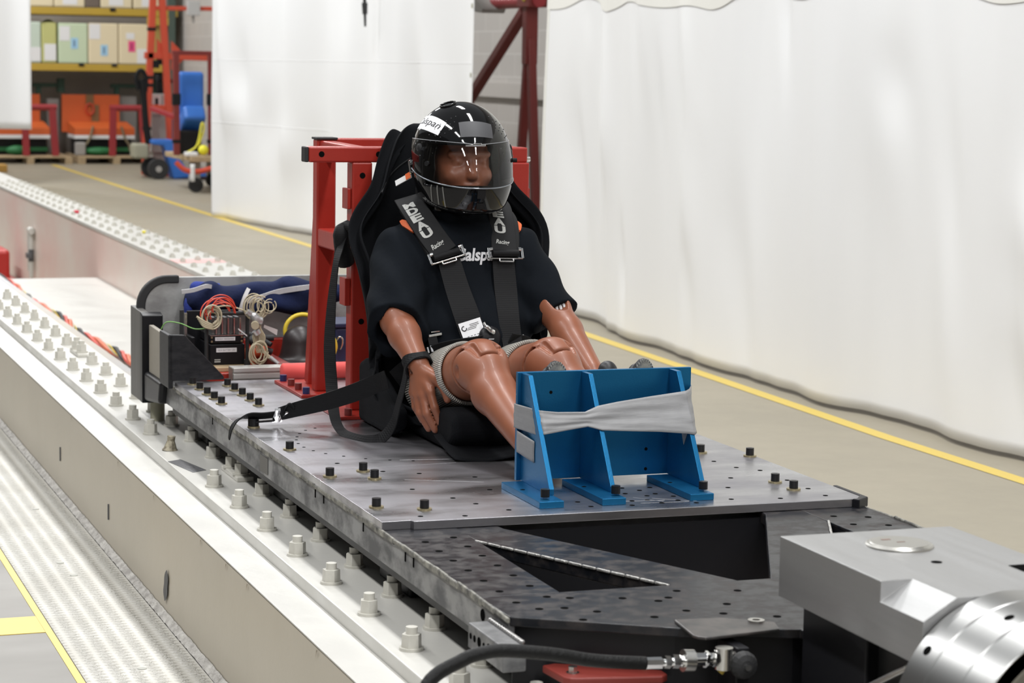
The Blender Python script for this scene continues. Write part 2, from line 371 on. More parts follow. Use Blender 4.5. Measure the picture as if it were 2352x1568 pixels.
mb.build('base_weld', mat('weld_bead', (.55, .53, .49), .6, var=(25, .9, None, (.28, .26, .24)), bump=(50, .6)), rail)
for k in range(-17, 7):
    if k not in (-3, -4): inst('rail_bolt', nut_me, rail, (.237 + .3165 * k, -.653, .360), (0, 0, k * .7))
for k in range(-18, 7):
    if k not in (-2, -11): inst('rail_bolt', nut_me, rail, (.082 + .3165 * k, -.553, .360), (0, 0, k * .9))
mb = MB(); mb.lathe([(.026, 0), (.02, .008), (.012, .03), (.013, .045), (.0, .046)], (-1.03, -.653, .36), (0, .1, 1), 9, False); mb.build('rail_bolt', mat('rusted_bolt', (.42, .38, .28), .6, var=(60, .9, None, (.10, .08, .05))), rail)
for x in (-.551, -3.40):
    mb = MB(); mb.box(x - .105, x + .105, -.575, -.525, .36, .374); p = mb.build('splice_plate', M['bolt_paint'], rail, bevel=.003)
    for dx in (-.06, .06): inst('splice_nut', nut_me, p, (x + dx, -.553, .374))
mb = MB(); mb.grid(lambda u, v: (-.336 + .028 * (v - .5) + .030 * (2 * u - 1) * math.sin(math.pi * min(.98, max(.02, v))) ** .7 * (1 + .2 * math.sin(9 * v)), -.8045, .048 + .094 * v), 6, 14); mb.build('bare_spot', M['stain_grey'], rail)
for x, z0, z1 in ((-2.28, .12, .17), (-1.28, .10, .15)):
    mb = MB(); mb.box(x - .004, x + .004, -.8042, -.80, z0, z1); mb.build('drain_slot', M['stain_grey'], rail)
for i, x in enumerate((-2.02, -1.1, -.52, .12, .42, .65, 1.3)):
    mb = MB(); mb.grid(lambda u, v: (x + .012 * u - .004 * v, -.8035, .32 - .02 * v * (1 - u)), 3, 3); mb.build('paint_chip', mat('paint_chip', (.34, .28, .20), .7), rail)
mb = MB(); mb.add([(-.86, -.655, .3607), (-.83, -.70, .3607), (-.63, -.665, .3607), (-.66, -.618, .3607)], [(0, 1, 2, 3)])
tag(mb.build('tape_patch', mat('dark_grey_duct_tape', (.12, .12, .125), .4, bump=(60, .5)), None), 'dark grey duct tape square stuck on the white rail', 'tape')
# ---------------------------------------------------------------- far rail beam
rail2 = thing('track_rail', 'pinkish white rail beam with small bolts on the far side of the track', 'rail', (0, .85, 0))
mb = MB(); mb.box(-26, 3, .70, .98, -.42, .325); mb.build('beam', M['rail_pink'], rail2, bevel=.004)
mb = MB(); mb.box(-26, 3, .69, 1.0, .325, .352); mb.build('bolt_plate', M['rail_paint'], rail2, bevel=.004)
for r, y in enumerate((.735, .845, .945)):
    for k in range(0, 33): inst('rail_bolt', nut_me, rail2, (-6.0 - .3165 * k - .1 * (r % 2), y, .352), (0, 0, k)).scale = (.85, .85, .55)
mb = MB(); mb.box(-7.76, -7.52, .688, .99, .3525, .3535); mb.build('pink_mark', mat('pink_paint_mark', (.72, .42, .40), .5), rail2)
mb = MB(); mb.tube([(-13.62, .683, -.25), (-13.62, .683, .06), (-13.60, .675, .095), (-13.45, .67, .095)], .028, 10, 4)
mb2 = mb.build('drain_pipe', M['rail_paint'], None); tag(mb2, 'white pipe with an elbow on the inside face of the far rail', 'pipe')
mb = MB(); mb.cyl((-13.5, .67, -.16), (-13.5, .67, -.06), .022, n=12); mb.box(-13.55, -13.45, .63, .67, -.13, -.09); mb.build('valve', M['stain_grey'], mb2)
mb = MB(); mb.bar((-13.5, .67, -.30), (-13.5, .67, .09), .035, .035); mb.build('riser', M['rail_paint'], mb2, bevel=.01)
mb = MB(); mb.box(-11.9, -11.86, .77, .81, .352, .375); tag(mb.build('marker', mat('red_marker', (.6, .03, .06), .5), None, bevel=.008), 'tiny red block on the far rail', 'marker')
mb = MB(); mb.box(-9.84, -9.79, .91, .95, .352, .372); tag(mb.build('marker', mat('yellow_marker', (.7, .6, .05), .5), None, bevel=.01), 'tiny yellow and black block on the far rail', 'marker')
# ---------------------------------------------------------------- channel between the rails
mb = MB(); mb.box(-10.36, 3, -.47, .70, -.03, 0)
tag(mb.build('cover_plate', M['rail_paint'], None, bevel=.004), 'cream cover plate on the bottom of the track channel', 'cover plate')
mb = MB(); mb.box(-10.36, 3, -.40, -.235, 0, .06); mb.box(-10.36, 3, -.34, -.29, .06, .20); mb.box(-10.36, 3, -.39, -.235, .20, .215)
tag(mb.build('guide_rail', mat('worn_guide_steel', (.33, .33, .34), .4, .4, var=(2, .8, None, (.42, .36, .28))), None, bevel=.003), 'worn grey steel guide rail lying inside the track channel', 'rail')
bump = thing('bumper_block', 'red bumper block in the pit at the far end of the track', 'bumper', (-14.4, .45, -.42))
mb = MB(); mb.box(-14.75, -14.3, .25, .60, -.40, -.13); mb.build('block', mat('bumper_red', (.42, .02, .015), .4), bump, bevel=.03)
mb = MB(); mb.box(-14.8, -14.2, .2, .66, -.42, -.39); mb.build('foot_plate', mat('bumper_red_foot', (.38, .025, .02), .4), bump)
# cable bundle
cab = thing('cable_bundle', 'braided bundle of orange, red and black cables in the track channel', 'cable', (-7, 0, .0))
base = [(-11.5, -.06, .03), (-9.7, .0, .03), (-8.5, -.02, .03), (-7.6, .02, .03), (-6.8, .0, .03), (-6.0, .05, .03), (-5.4, .06, .03), (-4.6, .08, .03), (-3.0, .1, .03), (-1.9, .1, .05)]
bp = smooth_path(base, 14)
for ph, nm, r in ((0, 'wire_orange', .012), (1.6, 'wire_red', .010), (3.1, 'rubber', .011), (4.4, 'yellow_hose', .003), (5.2, 'wire_beige', .004)):
    mb = MB(); mb.tube([p + Vector((0, .015 * math.cos(ph + i * .42), .004 + .013 * math.sin(ph + i * .42))) for i, p in enumerate(bp)], r, 6)
    mb.build('cable', M[nm], cab)
# ================================================================== SLED
sled = thing('test_sled', 'black steel test sled frame riding between the rails', 'sled', (0.4, 0, .36))
for s in (-1, 1):
    mb = MB(); a, b = sorted((s * .600, s * .585)); mb.box(-1.55, 1.945, a, b, .456, .5215)          # outer web
    mb.build('side_rail', M['grey_steel'], sled, bevel=.003)
    mb = MB(); a, b = sorted((s * .600, s * .43)); mb.prism([(-1.55, a), (1.776, a), (1.776, b), (-1.55, b)], 'z', .522, .530)
    mb.build('top_flange', M['black'], sled, bevel=.002)
    mb = MB()
    for i in range(46):
        x = -1.5 + i * .075; mb.bar((x, s * .602, .527 + random.uniform(-.003, .001)), (x + .08, s * .602, .527 + random.uniform(-.004, .001)), .007, .010 + random.random() * .006)
    mb.build('weld_bead', M['weld'], sled, bevel=.003)
    mb = MB(); a, b = sorted((s * .475, s * .43)); mb.box(-1.5, 1.9, a, b, .37, .522); mb.build('inner_beam', M['black_clean'], sled)
    mb = MB(); a, b = sorted((s * .57, s * .475)); mb.box(-1.4, 1.9, a, b, .42, .455); mb.build('lower_flange', M['black_clean'], sled)
    for x in (-1.2, -.1, .95, 1.75):
        mb = MB(); a, b = sorted((s * .525, s * .465)); mb.box(x - .12, x + .12, a, b, .362, .42); mb.build('slide_shoe', M['black_clean'], sled, bevel=.006)
    # diagonal brace
    mb = MB(); P = [(1.0, s * .345), (1.151, s * .326), (1.776, s * .034), (1.783, s * .191), (1.264, s * .432), (1.0, s * .44)]
    if s > 0: P = P[::-1]
    mb.prism(P, 'z', .500, .5292); mb.build('diagonal_brace', M['black'], sled, bevel=.004)
    mb = MB()
    for i in range(14):
        t0 = i / 14; t1 = (i + .9) / 14
        mb.bar((1.264 + .519 * t0, s * (.434 - .241 * t0), .529), (1.264 + .519 * t1, s * (.434 - .241 * t1), .529), .006, .006)
    mb.build('brace_weld', mat('shiny_weld', (.45, .44, .42), .4, .6, bump=(70, .6)), sled, bevel=.002)
mb = MB(); mb.box(-1.5, -1.4, -.43, .43, .40, .52); mb.box(.30, .40, -.43, .43, .40, .52); mb.build('cross_beam', M['black_clean'], sled)
mb = MB(); mb.box(1.02, 1.12, -.43, .43, .36, .515); mb.build('cross_beam', M['black_clean'], sled)
mb = MB(); mb.prism([(1.776, -.60), (1.945, -.597), (2.112, -.321), (2.185, -.102), (2.225, -.10), (2.225, .10), (2.185, .102), (2.112, .321), (1.945, .597), (1.776, .60)], 'z', .512, .530)
mb.build('front_plate', M['black'], sled, bevel=.002)
mb = MB(); mb.prism([(1.93, -.585), (2.085, -.315), (2.15, -.10), (2.15, .10), (2.085, .315), (1.93, .585), (1.84, .55), (1.84, -.55)], 'z', .395, .512); mb.build('front_beam', M['black_clean'], sled, bevel=.003)
mb = MB(); mb.prism([(1.97, -.445), (2.10, -.32), (2.15, -.14), (2.15, .14), (2.10, .32), (1.97, .445), (1.90, .445), (1.90, -.445)], 'z', .13, .395); mb.build('nose_skirt', M['black_clean'], sled, bevel=.004)
mb = MB(); mb.prism([(2.072, -.312), (2.19, -.326), (2.204, -.322), (2.214, -.310), (2.214, -.295), (2.193, -.150), (2.141, -.135), (2.08, -.22)], 'z', .5305, .5365); tabp = mb.build('tab_plate', mat('tab_steel', (.05, .048, .047), .35, .3, var=(20, .6, None, (.14, .12, .11))), sled, bevel=.002)
mb = MB(); mb.lathe([(.0075, 0), (.016, 0), (.016, .0035), (.0075, .0035), (.0075, 0)], (2.129, -.168, .5365), (0, 0, 1), 20, False); mb.build('tab_washer', M['steel'], tabp)
mb = MB(); mb.prism([(-.605, .504), (-.652, .504), (-.652, .455), (-.605, .455)], 'x', 1.862, 2.064); br = mb.build('corner_bracket', M['grey_steel'], sled, bevel=.003)
for x, r in ((1.880, .006), (1.903, .007), (1.930, .010), (1.957, .006), (1.985, .011), (2.012, .006)):
    mb = MB(); mb.cyl((x, -.6527, .481), (x, -.651, .481), r, n=12); mb.build('bracket_hole', M['hole'], br)
mb = MB()
for i in range(15): mb.ball((1.87 + i * .0125, -.608, .507), (.008, .006, .005), 6, 4)
mb.build('bracket_weld', mat('bright_weld', (.42, .41, .40), .35, .7), sled)
mb = MB(); mb.cyl((1.80, -.6015, .500), (1.80, -.599, .500), .012, n=16); mb.build('side_hole', M['hole'], sled)
rr = random.Random(3); hp = []
for i in range(9):
    for s in (-1, 1):
        for y in (.47, .545):
            if i < 7 or y < .5: hp.append((1.22 + .098 * i + (.03 if y > .5 else 0), s * y, .530))
for x, y in ((1.83, -.43), (1.86, -.33), (1.83, -.2), (1.90, -.27), (1.95, -.42), (2.02, -.33), (1.96, -.15), (2.03, -.19), (1.86, -.08), (2.08, -.10), (1.9, .05), (1.83, .2), (1.9, -.52), (1.99, -.25), (1.88, -.24)): hp.append((x, y, .530))
discs('bolt_hole', 'hole', sled, hp, .0082)
mb = MB(); mb.grid(lambda u, v: (-.06 + .09 * u, -.6012, .465 + .045 * v), 2, 2); mb.build('paint_patch', mat('dark_paint_patch', (.10, .095, .085), .5), sled)
for x in (-.66, .52, .60, .95, 1.28, 1.34):
    mb = MB(); mb.box(x, x + .006, -.6015, -.60, .497, .517); mb.build('scratch', M['hole'], sled)
mb = MB(); mb.box(-1.76, -1.16, -.58, .58, .488, .505); mb.build('rear_tray', M['black_clean'], sled)
# rear bulkhead
def roundrect(y0, y1, z0, z1, r, n=8):
    P = [(y0, z0), (y1, z0)]
    for k in range(n + 1):
        a = math.pi / 2 * k / n; P.append((y1 - r + r * math.cos(a), z1 - r + r * math.sin(a)))
    for k in range(n + 1):
        a = math.pi / 2 + math.pi / 2 * k / n; P.append((y0 + r + r * math.cos(a), z1 - r + r * math.sin(a)))
    return P
mb = MB(); mb.prism(roundrect(-.613, .613, .44, .829, .10), 'x', -1.775, -1.755); mb.build('rear_wall', M['galv'], sled, bevel=.002)
mb = MB(); o_ = [(-.618, .50)] + [(-.516 - .104 * math.cos(a), .731 + .104 * math.sin(a)) for a in [math.pi / 2 * k / 10 for k in range(11)]] + [(-.477, .835)]
i_ = [(-.588, .50)] + [(-.516 - .076 * math.cos(a), .731 + .078 * math.sin(a)) for a in [math.pi / 2 * k / 10 for k in range(11)]] + [(-.477, .809)]
mb.prism(o_ + i_[::-1], 'x', -1.778, -1.750)
mb.build('edge_trim', M['rubber'], sled, bevel=.004)
mb = MB(); mb.prism([(-1.834, .422), (-1.652, .422), (-1.652, .724), (-1.834, .728)], 'y', -.628, -.600); mb.build('side_plate', mat('worn_grey_channel', (.17, .165, .155), .5, .3, var=(5, .7, (3, 1, .4), (.09, .085, .08))), sled, bevel=.003)
mb = MB(); mb.prism([(-1.652, .422), (-1.612, .422), (-1.612, .716), (-1.652, .724)], 'y', -.630, -.560); mb.build('side_rib', M['black_clean'], sled, bevel=.003)
mb = MB(); mb.prism([(-1.585, .53), (-1.322, .53), (-1.322, .684), (-1.585, .688)], 'y', -.612, -.596); mb.build('side_plate', M['tan'], sled, bevel=.002)
mb = MB(); mb.prism([(-1.61, .43), (-1.36, .455), (-1.33, .53), (-1.61, .53)], 'y', -.625, -.575); mb.build('lower_guard', M['black_clean'], sled, bevel=.012, seg=3)
mb = MB(); mb.prism([(-.625, .554), (-.448, .554), (-.448, .564), (-.575, .700), (-.625, .702)], 'x', -1.20, -1.185); mb.box(-1.33, -1.185, -.627, -.612, .53, .70); mb.build('gusset', mat('scuffed_black_gusset', (.011, .011, .013), .45, var=(30, .6, (1, 1, 2.5), (.030, .030, .032)), spec=.25), sled, bevel=.003)
mb = MB(); mb.cyl((-1.63, -.575, .36), (-1.63, -.575, .43), .024, n=14); mb.build('rear_foot', M['khaki'], sled)
# ================================================================== MOUNTING PLATE
deck = thing('mounting_plate', 'scratched bare aluminium plate bolted flat on top of the sled', 'plate', (0, 0, .53))
mb = MB(); mb.prism([(-1.185, -.606), (1.109, -.603), (1.106, -.535), (1.120, -.531), (1.131, .579), (1.10, .602), (-1.185, .606)], 'z', .530, .550); mb.build('plate', M['alu'], deck, bevel=.0012)
mb = MB(); mb.prism([(.96, .602), (1.10, .602), (1.131, .579), (1.131, .565), (1.150, .575), (1.12, .615), (.96, .615)], 'z', .527, .5515); mb.build('corner_guard', M['black_clean'], deck, bevel=.003)
scr = MB(); scr.lathe([(.0, 0), (.0175, 0), (.0175, .004), (.0, .004)], (0, 0, 0), (0, 0, 1), 18, False); scr_w = mesh_of(scr, 'washer', M['washer'])
scr = MB(); scr.cyl((0, 0, .004), (0, 0, .023), .0108, n=18); scr.cyl((0, 0, .023), (0, 0, .0232), .0058, n=6, smooth=False); scr_h = mesh_of(scr, 'cap_screw', M['cap_screw'])
PB = [(-1.122, -.562), (-1.013, -.563), (-.905, -.563), (-.805, -.563), (-.702, -.564), (-1.068, -.463), (-.968, -.463), (-.860, -.464), (-.752, -.465), (-.645, -.465), (.132, -.567), (-.252, -.573), (.539, -.568), (.488, -.468), (.593, -.469), (.947, -.568), (.998, -.468), (.521, .586), (.886, .481), (.986, .482), (.44, .48), (-.4, .57), (-.9, .56), (-.252, .573)]
for x, y in PB:
    h = inst('cap_screw', scr_h, deck, (x, y, .55)); inst('washer', scr_w, h, (x, y, .55))
hp = []
for k in range(13):                                                 # the curved row of small holes
    t = k / 12; q = [(-.20, -.41), (-.17, -.445), (-.12, -.475), (-.07, -.495), (-.02, -.51), (.04, -.52), (.10, -.52), (.16, -.51), (.21, -.49), (.26, -.455), (.31, -.41), (.345, -.355), (.37, -.30)][k]
    hp.append((q[0], q[1], .55))
discs('drilled_hole', 'hole', deck, hp, .0045); hp = []
for x, y in ((.919, .337), (.865, .525), (.981, .524), (1.075, .523), (.939, .50), (.568, .46), (.667, .478), (.80, .40), (1.08, .40), (.72, .52), (1.07, -.50), (.96, -.33), (.88, -.36), (.80, -.24), (.63, -.22), (.55, -.34), (1.05, -.28), (1.06, -.08), (1.0, -.09), (1.02, .08), (.97, .10), (.93, .06), (1.06, .10), (1.04, .15), (.99, .16), (1.07, .02), (.90, .11), (.86, .08), (1.02, .04), (1.08, .18), (1.06, .28), (.95, .13), (.87, .15), (.5, -.42), (.36, -.5), (.75, -.42), (1.09, -.40), (.7, -.1)):
    hp.append((x, y, .55))
discs('drilled_hole', 'hole', deck, hp, .0065)
M['scratch'] = mat('bright_scratch', (.85, .85, .86), .3, .9)
for p0, p1 in (((.62, -.40), (.70, -.22)), ((.35, -.33), (.38, -.1)), ((1.02, .02), (1.03, .12)), ((1.05, .05), (1.06, .17)), ((.98, .06), (1.045, .11)), ((.45, -.53), (.42, -.2)), ((1.00, .1), (1.06, .19))):
    MB().bar((*p0, .5502), (*p1, .5502), .0016, .0006).build('scratch_mark', M['scratch'], deck)
# ================================================================== FOOT BRACKET
fb = thing('foot_bracket', 'blue anodised foot bracket with three ribs wrapped in grey tape', 'bracket', (.80, .06, .55))
mb = MB(); mb.box(.768, .782, -.166, .292, .566, .831); mb.build('back_panel', M['blue_ano'], fb, bevel=.001)
for i, (y0, y1, ry) in enumerate(((-.207, -.146, -.150), (-.050, .010, .005), (.175, .236, .238))):
    mb = MB(); mb.box(.79, 1.057, y0, y1, .550, .566); ft = mb.build('foot', M['blue_ano'], fb, bevel=.0015)
    mb = MB(); mb.prism([(.7822, .566), (.985, .566), (.985, .580), (.828, .829), (.7822, .829)], 'y', ry - .006, ry + .006); mb.build('rib', M['blue_ano'], fb, bevel=.001)
    fy = ry - .030 if i == 0 else ry + .022
    fy = min(max(fy, y0 + .014), y1 - .012)
    h = inst('foot_screw', scr_h, ft, (1.02, fy, .566)); 
    mb = MB(); mb.cyl((.90, y0 + .015, .566), (.90, y0 + .015, .5664), .006, n=12); mb.build('foot_hole', M['hole'], ft)
discs('panel_hole', 'hole', fb, [(.7822, y, z) for y, z in ((-.075, .69), (-.08, .78), (-.1, .655), (.13, .70), (.175, .69), (.175, .63), (.175, .58))], .0042, .0004, 10, 'x')
mb = MB()
T = [[(.772, -.1675, .750), (.772, -.1675, .690)], [(.784, -.1675, .752), (.784, -.1675, .692)], [(.872, -.152, .748), (.905, -.152, .698)], [(.876, -.14, .752), (.908, -.14, .697)]]
def rib_x(z): return .828 + (.829 - z) * (.157 / .249)
tw = []
for y, zt, zb in ((-.168, .754, .695), (-.156, .754, .695), (-.144, .752, .699), (-.10, .747, .704), (-.03, .745, .712), (.005, .757, .703), (.06, .765, .700), (.15, .775, .695), (.225, .782, .688), (.244, .784, .685), (.262, .786, .684), (.293, .787, .690)):
    xa = lambda z, y=y: rib_x(z) + .003 if -.15 <= y <= .25 else (.784 + .0 * z if y < -.16 or y > .28 else .80 + (rib_x(z) - .80) * .75)
    tw.append(((xa(zt), y, zt), (xa(zb), y, zb)))
tw = [((.766, -.1685, .754), (.766, -.1685, .695))] + tw + [((.766, .2945, .787), (.766, .2945, .690))]
m_ = len(tw)
tape = MB()
def tfn(u, v):
    f = u * (m_ - 1); i = min(int(f), m_ - 2); t = f - i
    a = Vector(tw[i][0]).lerp(Vector(tw[i + 1][0]), t); b = Vector(tw[i][1]).lerp(Vector(tw[i + 1][1]), t); p = a.lerp(b, v)
    p.x += .0022 * math.sin(v * 9 + u * 11) * math.sin(math.pi * v) + .0012 * math.sin(v * 23 - u * 17); return p
tape.grid(tfn, 78, 14)
tape.grid(lambda u, v: (.786 + .095 * u + .0008 * math.sin(9 * v), -.168 + .0105 * u, .690 - .052 * v - .012 * u), 8, 6)
tape.build('tape_wrap', M['duct'], fb, solid=.0012)
mb = MB(); mb.add([(.862, .231, .700), (.905, .231, .688), (.884, .231, .655)], [(0, 1, 2)]); mb.build('tape_end', M['duct'], fb, solid=.001)
# ================================================================== RAM HEAD in the foreground
ram = thing('ram_head', 'big machined steel block and turned ring of the ram facing the sled nose', 'ram', (2.5, 0, .3))
X0, X1, Xn, Xc = 2.238, 2.761, 2.617, 2.77
W_ = .178; zt, zb, zl = .723, .611, .687; yi = -.117
mb = MB()
V = [(X0, -W_, zt), (Xn, -W_, zt), (Xn, yi, zt), (X1, yi, zt), (X1, W_, zt), (X0, W_, zt),
     (X0, -W_, zb), (X1, -W_, zb), (X1, W_, zb), (X0, W_, zb), (Xn, -W_, zl), (X1, -W_, zl), (Xn + .062, -W_, zl)]
mb.add(V, [(0, 5, 4, 3, 2, 1), (6, 7, 8, 9), (0, 1, 10, 12, 11, 7, 6), (0, 6, 9, 5), (5, 9, 8, 4), (4, 8, 7, 11, 3), (1, 2, 10), (10, 2, 12), (12, 2, 3, 11)])
mb.build('block', M['machined'], ram, bevel=.0012)
dc = MB(); dc.lathe([(.0, .0075), (.052, .0075), (.0545, .0055), (.0585, .0055), (.0615, .003), (.062, 0)], (2.372, -.006, zt), (0, 0, 1), 48, True, True); d_ = dc.build('pin_cap', mat('pin_cap_steel', (.50, .49, .46), .35, 1.), ram)
mb = MB(); mb.box(2.345, 2.352, -.03, -.012, zt + .0076, zt + .0079); mb.box(2.372, 2.376, -.012, .004, zt + .0076, zt + .0079); mb.build('stamp', mat('rusty_stamp', (.20, .12, .10), .6), d_)
mb = MB(); mb.cyl((2.512, -.0105, zt + .0002), (2.512, -.0105, zt + .0006), .010, n=20); mb.build('oil_hole', M['hole'], ram)
mb = MB(); mb.box(2.57, 2.64, .098, .14, zt + .0002, zt + .0008); mb.build('key_slot', M['hole'], ram)
mb = MB()
R_ = .2145; zc = .517; yc0 = -.02
def ring(x0, x1, r, c=.0030): mb.lathe([(r - .03, x0), (r - c, x0), (r, x0 + c), (r, x1 - c), (r - c, x1), (r - .03, x1)], (0, yc0, zc), (1, 0, 0), 128, True, True)
ring(2.765, 2.834, R_); ring(2.8355, 2.925, R_); ring(2.9265, 3.0, R_)
mb.build('ring', M['turned'], ram)
mb = MB(); mb.cyl((2.755, yc0, zc), (2.767, yc0, zc), .19, n=64); mb.build('ring_back', M['turned'], ram)
mb = MB(); mb.lathe([(.185, 2.975), (.19, 3.0), (.213, 3.0)], (0, yc0, zc), (1, 0, 0), 64, True, True); mb.build('ring_lip', M['turned'], ram)
mb = MB(); mb.cyl((2.965, yc0, zc), (2.975, yc0, zc), .188, n=64); mb.build('ring_face', mat('ring_face_steel', (.30, .29, .27), .4, .9), ram)
for x, a in ((2.885, 110.5), (2.797, 142), (2.797, 22), (2.885, 50), (2.797, 202)):
    a = math.radians(a); n_ = Vector((0, math.cos(a), math.sin(a))); c_ = Vector((x, yc0, zc)) + n_ * R_
    mb = MB(); mb.cyl(c_ - n_ * .002, c_ + n_ * .0006, .0085, n=16); mb.build('spanner_hole', M['hole'], ram)
mb = MB(); mb.box(2.235, 2.48, -.125, .125, .10, .6108); mb.build('pedestal', M['black_clean'], ram, bevel=.004)
mb = MB(); mb.box(2.48, 2.72, -.10, .10, .0, .6108); mb.build('rear_pedestal', mat('dark_pedestal', (.02, .021, .022), .3, var=(6, .7, None, (.05, .05, .05))), ram)
mb = MB(); mb.box(2.20, 3.05, -.30, .30, 0, .10); mb.build('base', M['black_clean'], ram, bevel=.005)
mb = MB(); mb.cyl((2.46, -.15, .475), (2.70, -.15, .60), .007, n=10); mb.build('tie_rod', M['steel'], ram)
# ---------------------------------------------------------------- red plate, hose, valve
rp = thing('stop_plate', 'red steel plate with hex bolts on a white post under the sled nose', 'plate', (2.03, -.45, .36))
mb = MB(); mb.prism([(1.975, -.540), (2.065, -.532), (2.078, -.524), (2.084, -.508), (2.112, -.350), (2.10, -.335), (1.945, -.330), (1.955, -.46)], 'z', .425, .440); mb.build('plate', mat('stop_plate_red', (.21, .028, .02), .5), rp, bevel=.003)
mb = MB(); mb.cyl((2.055, -.50, .36), (2.055, -.50, .425), .022, n=18); mb.build('post', M['white'], rp)
for x, y, c in ((2.045, -.505, 'steel'), (1.985, -.40, 'washer'), (2.05, -.36, 'washer')):
    mb = MB(); mb.cyl((x, y, .440), (x, y, .442), .0125, n=16); mb.cyl((x, y, .442), (x, y, .453), .0095, n=6, smooth=False); mb.build('hex_bolt', M[c], rp, bevel=.001)
hs = thing('hydraulic_hose', 'black hydraulic hose with chrome fittings arching over the near rail', 'hose', (2.25, -.85, .36))
mb = MB(); mb.tube([(2.33, -.93, .365), (2.30, -.895, .42), (2.26, -.86, .502), (2.25, -.795, .537), (2.25, -.754, .548), (2.25, -.713, .549), (2.25, -.629, .537), (2.25, -.544, .519), (2.25, -.446, .507)], .0125, 12, 8); mb.build('hose', M['hose'], hs)
fx = lambda y0, y1, r, n, nm, m: MB().cyl((2.25, y0, .5065), (2.25, y1, .505), r, n=n, smooth=n > 8).build(nm, M[m], hs)
fx(-.448, -.415, .0115, 8, 'ferrule', 'chrome'); fx(-.415, -.408, .007, 14, 'stem', 'chrome'); fx(-.408, -.397, .0115, 6, 'hex_nut', 'chrome'); fx(-.397, -.392, .008, 14, 'stem', 'chrome'); fx(-.392, -.380, .0125, 6, 'hex_nut', 'chrome')
fx(-.380, -.372, .011, 18, 'stem', 'chrome'); fx(-.372, -.352, .0205, 24, 'collar', 'steel'); fx(-.352, -.318, .013, 20, 'coupler_body', 'chrome'); fx(-.330, -.324, .0155, 6, 'hex_nut', 'chrome'); fx(-.318, -.300, .0105, 16, 'stem', 'steel'); fx(-.312, -.305, .0155, 6, 'hex_nut', 'chrome')
MB().cyl((2.25, -.29, .485), (2.25, -.29, .525), .0165, n=18).build('tee_body', M['steel'], hs); fx(-.284, -.268, .011, 6, 'hex_nut', 'chrome')
MB().cyl((2.25, -.297, .478), (2.25, -.287, .490), .006, n=8).build('yellow_tag', M['yellow_tape'], hs)
mb = MB(); mb.lathe([(0, .014), (.012, .014), (.022, .010), (.026, .002), (.026, -.006), (.018, -.010), (0, -.010)], (2.262, -.255, .492), (1, 0, 0), 16, False); kb = mb.build('valve_knob', M['rubber'], hs)
mb = MB(); mb.cyl((2.27, -.255, .492), (2.282, -.255, .492), .006, n=12); mb.build('knob_screw', M['chrome'], kb)
mb = MB(); mb.box(2.16, 2.245, -.262, -.236, .40, .52); mb.build('valve_block', M['black_clean'], hs, bevel=.003)
# ================================================================== RED FRAME
fr = thing('seat_frame', 'red square tube frame standing bolted behind the racing seat', 'frame', (-.5, 0, .55))
def sq(name, p0, p1, wy=.060, wz=.060, parent=fr, m='red', up=(0, 0, 1)):
    mb = MB(); mb.bar(p0, p1, wy, wz, up); return mb.build(name, M[m], parent, bevel=.005, seg=2)
sq('front_beam', (-.455, -.372, 1.303), (-.455, .293, 1.303), .05, .045)
mb = MB(); mb.box(-.478, -.432, -.383, -.372, 1.281, 1.325); mb.build('end_cap', M['rubber'], fr, bevel=.003)
for y in (-.213, .264):
    sq('front_post', (-.46, y, .56), (-.46, y, 1.281))
    s = -1 if y < 0 else 1
    sq('rear_post', (-.85, y, .56), (-.85, y, 1.332), .060, .052)
    sq('brace', (-1.01, y - .012 * s, .56), (-.885, y - .012 * s, 1.285), .048, .05)
    sq('top_rail', (-.825, y, 1.308), (-.478, y, 1.305), .045, .04)
    sq('mid_rail', (-.823, y, 1.035), (-.49, y, 1.035), .055, .055)
    mb = MB(); mb.box(-.883, -.817, y - .033, y + .033, 1.331, 1.338); mb.build('post_cap', M['rubber'], fr, bevel=.002)
    a, b = sorted((y - s * .01 + s * .105, y - .04 * s))
    y0, y1 = (-.305, -.175) if y < 0 else (.2, .33)
    mb = MB(); mb.box(-1.10, -.757, y0, y1, .550, .560); bp_ = mb.build('base_plate', M['red'], fr, bevel=.002)
    for bx in (-1.07, -.97, -.88, -.785): inst('base_bolt', mesh_of(MB().cyl((0, 0, 0), (0, 0, .02), .011, n=14), 'base_bolt', mat('blue_bolt', (.02, .025, .11), .4) if bx in (-1.07, -.785) else M['dark_red']), bp_, (bx, y0 + .022 if y < 0 else y1 - .022, .56))
    mb = MB(); mb.box(-.545, -.318, y0 - .003, y1 + .002, .550, .560); bp_ = mb.build('base_plate', M['red'], fr, bevel=.002)
    for bx, by in ((-.34, y0 + .03), (-.34, y1 - .03), (-.52, y0 + .03), (-.40, y1 - .01)): inst('base_bolt', mesh_of(MB().cyl((0, 0, 0), (0, 0, .02), .011, n=14), 'base_bolt', M['dark_red']), bp_, (bx, by, .56))
    sgn = -1 if y < 0 else 1
    for z0, z1, o in ((1.145, 1.205, .010), (.865, .945, .016)):
        mb = MB(); yy = sorted((y + sgn * .031, y + sgn * (.031 + o))); mb.box(-.50, -.44, yy[0], yy[1], z0, z1); mb.build('side_lug', M['red'], fr, bevel=.002)
    discs('pin_hole', 'hole', fr, [(-.43, y, z) for z in (1.243, .995, .82)], .0085, .0008, 16, 'x')
discs('pin_hole', 'hole', fr, [(-.4302, y, 1.304) for y in (-.335, -.165, .20)], .0085, .0008, 16, 'x')
sq('rear_beam', (-.85, -.185, 1.318), (-.85, .236, 1.318), .035, .035); sq('cross_tube', (-.46, -.185, 1.18), (-.46, .236, 1.18), .05, .05)
mb = MB(); mb.box(-.434, -.428, -.03, .295, 1.12, 1.16); 
